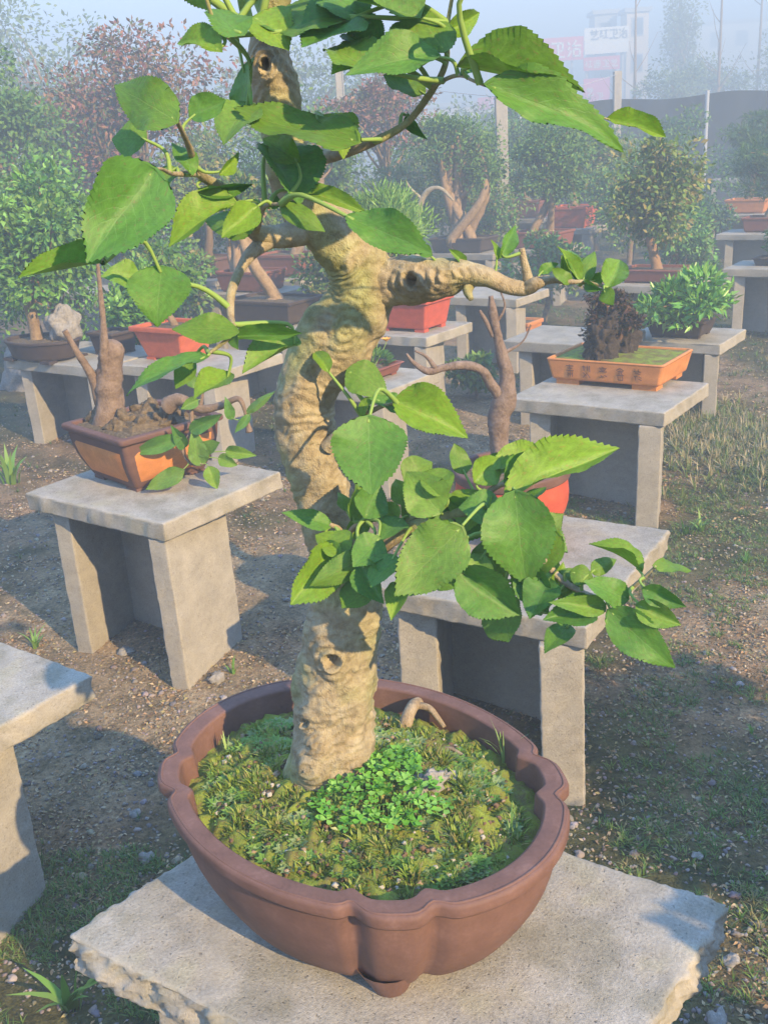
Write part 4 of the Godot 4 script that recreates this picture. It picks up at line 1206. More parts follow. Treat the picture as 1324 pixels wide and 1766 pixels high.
func build_far() -> void:
	# concrete posts of the shade frame
	for q in [[1.62, -11.89, 1.95, 0.13, "concrete post in the middle, before the billboards"], [4.52, -18.4, 2.45, 0.13, "thin concrete post in front of the pink banner"], [-0.19, -14.25, 2.55, 0.11, "concrete post left, behind the top of the trunk"]]:
		var g := block(Vector3(q[3], q[2] + 0.1, q[3]), 0.12, 0.012, 0.004, 0.003, q[0] + 30.0)
		var o := inst("concrete_post", g.mesh(M.concrete))
		o.position = Vector3(q[0], q[2] * 0.5 - 0.05, q[1])
		tag(o, q[4], "post", "posts of the nursery's shade frame")
	# wires between posts
	for q in [[Vector3(-0.19, 2.5, -14.25), Vector3(1.62, 1.93, -11.89), "wire running from the left post to the middle post"], [Vector3(1.62, 1.93, -11.89), Vector3(4.52, 2.4, -18.4), "wire running from the middle post toward the pink banner"]]:
		var g := Geo.new()
		var a: Vector3 = q[0]
		var b: Vector3 = q[1]
		var m := (a + b) * 0.5 - Vector3(0, 0.06, 0)
		tube(g, [[a.x, a.y, a.z, 0.004], [m.x, m.y, m.z, 0.004], [b.x, b.y, b.z, 0.004]], 5, 6)
		var o := inst("wire", g.mesh(M.metal_post))
		tag(o, q[2], "wire")
	# black net fence: post, net with folds
	var fe := thing("net_fence", "black shade-net fence across the right background", "fence", Vector3(6.0, 0.0, -18.4))
	var net := Geo.new()
	for i in 81:
		var x := -3.4 + 13.0 * i / 80.0
		for j in 12:
			var y := 1.98 * j / 11.0
			var z := 0.05 * sin(x * 9.0 + y * 2.0) + 0.09 * sin(x * 2.3 + 1.0) * (0.4 + y * 0.3)
			net.vert(Vector3(x, y + (0.03 * sin(x * 3.0) if j == 11 else 0.0), z))
	for i in 80:
		for j in 11:
			var a := i * 12 + j
			net.quad(a, a + 12, a + 13, a + 1)
	var front := net.v.size()
	for k in front:
		net.vert(net.v[k] - Vector3(0, 0, 0.012))
	for i in 80:
		for j in 11:
			var a := front + i * 12 + j
			net.quad(a, a + 1, a + 13, a + 12)
	inst("net", net.mesh(M.net), fe)
	for x in [-3.2, 0.02, 3.2, 6.4]:
		var p := Geo.new()
		tube(p, [[x, -0.1, 0.22, 0.033], [x, 1.0, 0.22, 0.033], [x, 2.04, 0.22, 0.033]], 12, 2)
		inst("fence_post", p.mesh(M.metal_post), fe)
	# billboards
	var zb := -66.0
	board("large red billboard with white characters above the rooftops", Vector3(10.8, 0, zb), 6.6, 5.7, 7.0, 0.02, "paint_red", "paint_white", [[-2.9, 6.3, 0], [-1.0, 6.3, 1], [0.55, 6.3, 2], [1.75, 6.3, 3], [2.75, 6.3, 4]], 0.95)
	board("white billboard panel with dark characters beside the red billboard", Vector3(15.5, 0, zb), 2.7, 5.95, 7.4, 0.02, "paint_white", "paint_dark", [[-0.75, 7.0, 0], [-0.15, 7.0, 2], [0.45, 7.0, 3], [1.02, 7.0, 4]], 0.58)
	board("low red sign with white characters under the white billboard", Vector3(15.1, 0, zb + 0.6), 2.2, 5.0, 5.75, 0.02, "paint_red", "paint_white", [[-0.8, 5.35, 2], [-0.3, 5.35, 1], [0.25, 5.35, 3], [0.75, 5.35, 0]], 0.45)
	board("pink banner hanging below the red sign", Vector3(14.75, 0, zb + 0.8), 1.6, 2.75, 4.55, 0.02, "paint_pink", "paint_white", [[-0.4, 3.8, 0], [0.2, 3.5, 3]], 0.5)
	board("small red and white sign far off, left of the middle post", Vector3(8.1, 0, zb + 1.0), 1.3, 3.2, 3.9, 0.02, "paint_red", "paint_white", [[0.2, 3.5, 2]], 0.4)
	# roof box on the white panel, beige tower, white house
	house("beige tower block beside the billboards", Vector3(17.6, 0, -67.5), Vector3(1.35, 8.2, 1.6), "beige", 1, 4, Color.WHITE)
	house("grey rooftop box behind the white billboard", Vector3(16.1, 0, -69.5), Vector3(1.4, 8.4, 1.6), "paint_grey", 1, 3, Color.WHITE)
	house("white two-storey house at upper right", Vector3(37.0, 0, -110.0), Vector3(10.0, 10.6, 8.0), "paint_white", 4, 3, Color.WHITE)
	house("low white house left of the poplar", Vector3(22.6, 0, -92.0), Vector3(3.6, 6.8, 5.0), "paint_white", 2, 2, Color.WHITE)
	house("low beige building under the billboards", Vector3(9.5, 0, -70.0), Vector3(11.0, 3.6, 4.0), "beige", 6, 1, Color.WHITE)
	# blue lean-to in front of the white house
	var bl := Geo.new()
	box(bl, Vector3(0, 3.2, 0), Vector3(3.2, 6.4, 2.0))
	var bo := inst("lean_to", bl.mesh(M.blue))
	bo.position = Vector3(35.9, 0, -104.5)
	tag(bo, "blue-fronted lean-to before the white house", "shed")
	# trees behind the net
	var BG := [Color(0.09, 0.16, 0.06), Color(0.12, 0.20, 0.08), Color(0.16, 0.22, 0.10)]
	for q in [
		["poplar_tree", "slender poplar rising behind the black net", Vector3(13.7, 0, -45.0), Vector3(13.7, 5.0, -45.0), Vector3(0.95, 3.9, 0.9), {"cols": BG, "leaves": 3600, "len": 0.16, "clumps": 34, "trunk": 0.12, "flat": 1.0}],
		["far_tree", "loose green tree behind the net, left of the poplar", Vector3(9.5, 0, -32.0), Vector3(9.5, 2.4, -32.0), Vector3(1.2, 1.1, 0.9), {"cols": BG, "leaves": 2600, "len": 0.12, "clumps": 26, "trunk": 0.06}],
		["far_tree", "loose green tree behind the net, below the poplar", Vector3(12.0, 0, -36.0), Vector3(12.0, 2.7, -36.0), Vector3(1.6, 1.2, 1.0), {"cols": BG, "leaves": 3000, "len": 0.13, "clumps": 28, "trunk": 0.06}],
		["far_tree", "thin green tree before the white house", Vector3(15.2, 0, -38.0), Vector3(15.2, 3.2, -38.0), Vector3(1.5, 1.7, 1.0), {"cols": BG, "leaves": 1500, "len": 0.12, "clumps": 26, "trunk": 0.06}],
		["far_tree", "dark bushy tree below the red billboard", Vector3(7.2, 0, -40.0), Vector3(7.2, 1.9, -40.0), Vector3(2.6, 1.3, 1.0), {"cols": BG, "leaves": 3400, "len": 0.14, "clumps": 30, "trunk": 0.08}],
		["far_tree", "hazy tree far behind the left red tree", Vector3(-6.5, 0, -22.0), Vector3(-6.5, 3.0, -22.0), Vector3(2.6, 2.2, 1.5), {"cols": BG, "leaves": 6500, "len": 0.12, "clumps": 40, "trunk": 0.1}],
		["far_tree", "hazy tree far behind the trunk top", Vector3(-1.2, 0, -22.0), Vector3(-1.2, 2.2, -22.0), Vector3(2.4, 1.6, 1.5), {"cols": BG, "leaves": 5500, "len": 0.12, "clumps": 36, "trunk": 0.1}],
		["far_tree", "hazy tree behind the middle post", Vector3(3.0, 0, -24.0), Vector3(3.0, 1.4, -24.0), Vector3(2.2, 1.1, 1.2), {"cols": BG, "leaves": 4500, "len": 0.12, "clumps": 30, "trunk": 0.08}],
	]:
		var o: Dictionary = q[5]
		o["category"] = "tree"
		o["group"] = "trees beyond the nursery"
		bush(q[0], q[1], q[2], q[3], q[4], o)
	# bare thin trees
	var rnd := RandomNumberGenerator.new()
	rnd.seed = 3
	for q in [[11.3, -33.3, 7.0, "bare thin tree before the white house"], [8.6, -33.0, 6.5, "bare thin tree beside the beige tower"], [14.6, -38.8, 8.0, "bare thin tree at the right picture edge"]]:
		var b := Vector3(q[0], 0, q[1])
		var o := thing("bare_tree", q[3], "tree", b, 0.0, "bare trees behind the net")
		var g := Geo.new()
		tube(g, [[0, -0.1, 0, 0.07], [0.05, q[2] * 0.4, 0.02, 0.05], [0.0, q[2], 0.05, 0.015]], 8, 8, 0.1, Color(0.7, 0.66, 0.6))
		inst("trunk", g.mesh(M.wood), o)
		var t := Geo.new()
		for k in 12:
			var h: float = q[2] * rnd.randf_range(0.3, 0.95)
			var a := rnd.randf() * TAU
			var l := rnd.randf_range(0.4, 1.1)
			tube(t, [[0.03, h, 0.02, 0.018], [cos(a) * l * 0.5, h + l * 0.45, sin(a) * l * 0.5, 0.011], [cos(a) * l, h + l * 1.1, sin(a) * l, 0.004]], 5, 4, 0.0, Color(0.7, 0.66, 0.6))
		inst("limbs", t.mesh(M.wood), o)

const STROKES := [
	[[1, 8, 9, 8], [3, 10, 3, 7], [7, 10, 7, 7], [2, 6, 8, 6], [8, 6, 2, 1], [2, 1, 9, 1], [9, 1, 9, 2.5]],
	[[1, 9, 2, 8], [2, 6, 2, 2], [1, 1, 9, 1], [4, 9, 9, 9], [4, 9, 4, 3], [9, 9, 9, 3], [4, 6, 9, 6], [6.5, 10, 6.5, 3], [4, 3, 9, 3]],
	[[1, 9, 3, 6], [3, 9, 1, 5], [1, 3, 4, 4], [5, 9, 9, 9], [7, 9, 7, 2], [4.5, 2, 9.5, 2]],
	[[1, 9, 8, 9], [8, 9, 8, 5], [5, 9, 5, 1], [1, 1, 9, 1], [8, 5, 6.5, 4.5]],
	[[1, 9, 2, 8], [1, 5, 2, 6], [1, 1, 3, 4], [6, 10, 4, 7], [4, 7, 9, 7], [4.5, 5, 4.5, 1], [8.5, 5, 8.5, 1], [4.5, 5, 8.5, 5], [4.5, 1, 8.5, 1]],
]

func board(label: String, at: Vector3, w: float, y0: float, y1: float, thick: float, face: String, ink: String, chars: Array, size: float) -> void:
	var o := thing("billboard", label, "billboard", at, 0.0, "signs on the far street")
	var g := Geo.new()
	box(g, Vector3(0, (y0 + y1) * 0.5, 0), Vector3(w, y1 - y0, 0.16))
	inst("panel", g.mesh(M[face]), o)
	for x in [-w * 0.4, w * 0.4]:
		var p := Geo.new()
		box(p, Vector3(x, y1 * 0.5 - 0.1, -0.2), Vector3(0.14, y1 - 0.1, 0.14))
		inst("post", p.mesh(M.paint_grey), o)
	for c in chars:
		var s := Geo.new()
		for k in STROKES[c[2]]:
			var a := Vector2(k[0], k[1])
			var b := Vector2(k[2], k[3])
			var m := (a + b) * 0.05 - Vector2(0.5, 0.5)
			box(s, Vector3(c[0] + m.x * size, c[1] + m.y * size, 0.1), Vector3((a - b).length() * 0.1 * size + 0.06 * size, 0.11 * size, 0.04), Color.WHITE, Basis(Vector3(0, 0, 1), atan2(b.y - a.y, b.x - a.x)))
		inst("character", s.mesh(M[ink]), o)

func house(label: String, at: Vector3, size: Vector3, mat: String, cols: int, rows: int, _c: Color) -> void:
	var o := thing("building", label, "building", at, 0.0, "buildings on the far street")
	var g := Geo.new()
	box(g, Vector3(0, size.y * 0.5, 0), size)
	inst("wall", g.mesh(M[mat]), o)
	var r := Geo.new()
	box(r, Vector3(0, size.y + 0.12, 0), Vector3(size.x + 0.3, 0.24, size.z + 0.3))
	inst("roof", r.mesh(M.paint_grey), o)
	for i in cols:
		for j in rows:
			var x := (i + 0.5) / cols * size.x - size.x * 0.5
			var y := (j + 0.6) / rows * size.y
			var ww := size.x / cols * 0.45
			var wh := minf(size.y / rows * 0.45, 1.3)
			var f := Geo.new()
			box(f, Vector3(x, y, size.z * 0.5 + 0.02), Vector3(ww + 0.12, wh + 0.12, 0.06))
			var fr := inst("window", f.mesh(M.paint_grey), o)
			var p := Geo.new()
			box(p, Vector3(x, y, size.z * 0.5 + 0.04), Vector3(ww, wh, 0.05))
			inst("pane", p.mesh(M.pane), fr)

func build_litter() -> void:
	var rnd := RandomNumberGenerator.new()
	rnd.seed = 99
	# leaf chips and straw
	var flake := Geo.new()
	scale_leaf(flake, Vector3(-0.5, 0, 0), Vector3(1, 0, 0), Vector3.UP, 1.0, 0.5, Color.WHITE)
	var fm := flake.mesh(M.litter, false)
	var xf := []
	var cols := PackedColorArray()
	while xf.size() < 42000:
		var z := -0.9 - pow(rnd.randf(), 1.3) * 6.5
		var x := rnd.randf_range(-1.0, 1.0) * (0.5 + absf(z) * 0.45)
		var green := ground_shade_tone(x, z).r < 0.6
		if green and rnd.randf() < 0.55: continue
		if rnd.randf() > 0.45 + 1.4 * broad.get_noise_2d(x * 0.25 + 70.0, z * 0.25): continue
		var s := rnd.randf_range(0.006, 0.015) + clampf(-z - 1.5, 0.0, 3.0) * 0.003 * rnd.randf()
		var b := Basis(Vector3.UP, rnd.randf() * TAU) * Basis(Vector3.RIGHT, rnd.randf_range(-0.7, 0.7)) * Basis(Vector3(0, 0, 1), rnd.randf_range(-0.4, 0.4))
		xf.append(Transform3D(b.scaled_local(Vector3.ONE * s), Vector3(x, ground_y(x, z) + 0.004, z)))
		cols.append([Color(0.40, 0.28, 0.16), Color(0.26, 0.17, 0.09), Color(0.46, 0.36, 0.22), Color(0.13, 0.085, 0.05), Color(0.33, 0.27, 0.12), Color(0.40, 0.24, 0.12)][rnd.randi() % 6])
	multi("leaf_litter", fm, xf, cols, "brown leaf chips and bark scattered over the soil", "leaf litter")
	# pebbles
	var pm := stone_lump(2.0, Vector3.ONE, 0.35, 6).mesh(M.litter)
	xf = []
	cols = PackedColorArray()
	while xf.size() < 26000:
		var z := -0.9 - pow(rnd.randf(), 1.4) * 5.5
		var x := rnd.randf_range(-1.0, 1.0) * (0.5 + absf(z) * 0.45)
		var s := rnd.randf_range(0.0018, 0.0055) * (2.2 if rnd.randf() < 0.05 else 1.0)
		xf.append(Transform3D(Basis(Vector3.UP, rnd.randf() * TAU).scaled_local(Vector3(s, s * 0.6, s * 0.8)), Vector3(x, ground_y(x, z) + s * 0.25, z)))
		var v := rnd.randf_range(0.12, 0.34)
		cols.append(Color(v, v * rnd.randf_range(0.78, 0.95), v * rnd.randf_range(0.6, 0.9)))
	multi("gravel", pm, xf, cols, "small mixed brown and grey pebbles on the ground", "gravel")
	# short grass cover in the shaded and far parts
	var bg := Geo.new()
	blades_of(bg, Vector3.ZERO, 6, 0.05, 0.004, 0.9, [Color.WHITE], rnd)
	var gm := bg.mesh(M.foliage, false)
	xf = []
	cols = PackedColorArray()
	var tries := 0
	while xf.size() < 16000 and tries < 200000:
		tries += 1
		var z := -1.1 - pow(rnd.randf(), 0.8) * 14.0
		var x := rnd.randf_range(-1.0, 1.0) * (0.6 + absf(z) * 0.5)
		var gr := 1.2 - ground_shade_tone(x, z).r
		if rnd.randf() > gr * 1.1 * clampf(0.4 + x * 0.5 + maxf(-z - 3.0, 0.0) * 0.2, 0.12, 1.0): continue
		var s := rnd.randf_range(0.3, 0.75) * (1.0 + clampf(-z - 3.0, 0.0, 3.0) * 0.25)
		xf.append(Transform3D(Basis(Vector3.UP, rnd.randf() * TAU).scaled_local(Vector3(s, s * rnd.randf_range(0.4, 1.1), s)), Vector3(x, ground_y(x, z) - 0.002, z)))
		cols.append([Color(0.08, 0.15, 0.03), Color(0.12, 0.20, 0.04), Color(0.16, 0.20, 0.06), Color(0.26, 0.22, 0.10)][rnd.randi() % 4])
	for e in 30000:
		var x := rnd.randf_range(0.45, 2.2)
		var z := rnd.randf_range(-4.2, -1.1)
		if e < 6000:
			x = rnd.randf_range(-0.95, -0.3)
			z = rnd.randf_range(-1.9, -1.1)
		if broad.get_noise_2d(x * 0.35 + 20.0, z * 0.35) + 0.4 * rough.get_noise_2d(x * 0.2, z * 0.2) < -0.12 + (0.25 if ground_shade_tone(x, z).r > 0.7 else 0.0): continue
		var s := rnd.randf_range(0.25, 0.75)
		xf.append(Transform3D(Basis(Vector3.UP, rnd.randf() * TAU).scaled_local(Vector3(s, s * rnd.randf_range(0.4, 1.1), s)), Vector3(x, ground_y(x, z) - 0.002, z)))
		cols.append([Color(0.08, 0.16, 0.03), Color(0.12, 0.22, 0.04), Color(0.17, 0.26, 0.05), Color(0.24, 0.22, 0.09)][rnd.randi() % 4])
	multi("grass", gm, xf, cols, "short green and dry grass between the tables", "grass")
	# dry grass heap behind the inscribed pot's table
	xf = []
	cols = PackedColorArray()
	for k in 1500:
		var x := 1.72 + rnd.randfn() * 0.22
		var z := -4.7 + rnd.randfn() * 0.35
		var s := rnd.randf_range(0.8, 2.3)
		xf.append(Transform3D((Basis(Vector3.UP, rnd.randf() * TAU) * Basis(Vector3.RIGHT, rnd.randf_range(-0.9, 0.9))).scaled_local(Vector3(s * 0.7, s, s * 0.7)), Vector3(x, ground_y(x, z), z)))
		cols.append([Color(0.42, 0.36, 0.22), Color(0.30, 0.26, 0.15), Color(0.16, 0.22, 0.06)][rnd.randi() % 3])
	multi("dry_grass", gm, xf, cols, "tangle of pale dry grass right of the inscribed pot's table", "grass")
	# single weeds
	var GR := [Color(0.14, 0.28, 0.05), Color(0.20, 0.34, 0.07)]
	for q in [
		[1.17, -3.55, 0.13, 0.018, 7, "upright leafy weed at the corner of the inscribed pot's table, the left one"],
		[1.235, -3.57, 0.10, 0.014, 6, "upright leafy weed at the corner of the inscribed pot's table, the right one"],
		[-0.665, -1.45, 0.14, 0.02, 11, "long-leaved weed on the shaded ground at lower left"],
		[-0.50, -2.70, 0.07, 0.010, 9, "grassy weed at the foot of the left table's right leg"],
		[-1.20, -2.98, 0.08, 0.010, 14, "weed tuft left of the left table's legs"],
		[-1.9, -4.85, 0.22, 0.03, 16, "tall leafy weed at the left picture edge"],
		[-2.1, -4.5, 0.2, 0.03, 14, "low leafy weed at the far left picture edge"],
		[1.29, -3.25, 0.06, 0.008, 10, "small weed on the gravel at the right"],
		[0.95, -2.95, 0.03, 0.006, 12, "tiny weed right of the middle table"],
		[3.4, -9.9, 0.35, 0.02, 60, "clump of tall green grass near the right edge tables"],
		[3.0, -9.0, 0.3, 0.02, 60, "clump of green grass before the right edge tables"],
		[0.92, -2.2, 0.03, 0.005, 18, "moss-like weed on the gravel right of the middle table"],
	]:
		var g := Geo.new()
		blades_of(g, Vector3.ZERO, q[4], q[2], q[3], 0.8, GR, rnd)
		var o := inst("weed", g.mesh(M.foliage, false))
		o.position = Vector3(q[0], ground_y(q[0], q[1]) - 0.003, q[1])
		tag(o, q[5], "weed", "weeds on the nursery ground")
	# larger loose stones
	var i := 0
	for q in [[-0.875, -2.90, 0.028, "grey stone at the foot of the left table's left leg"], [-0.545, -2.66, 0.03, "brown stone at the foot of the left table's right leg"], [-0.47, -1.72, 0.022, "grey stone in the shade left of the brown pot"], [-0.60, -1.86, 0.018, "flat grey stone in the shade at lower left"], [-0.66, -2.03, 0.016, "small grey stone in the pot's shadow"], [0.60, -1.45, 0.018, "pale stone at the right picture edge"], [0.63, -1.75, 0.013, "small pale stone on the dark gravel at right"], [0.55, -1.62, 0.012, "small pale stone right of the table leg"], [0.53, -1.32, 0.02, "pale stone under the right corner of the front slab"], [-0.52, -1.60, 0.015, "round stone under the left corner of the front slab"]]:
		var o := inst("loose_stone", stone_lump(5.0 + i * 1.9, Vector3(q[2], q[2] * 0.55, q[2] * 0.8), 0.4, 8).mesh(M.stone))
		o.position = Vector3(q[0], ground_y(q[0], q[1]) + q[2] * 0.2, q[1])
		o.rotation.y = i * 1.3
		tag(o, q[3], "stone", "loose stones on the ground")
		i += 1

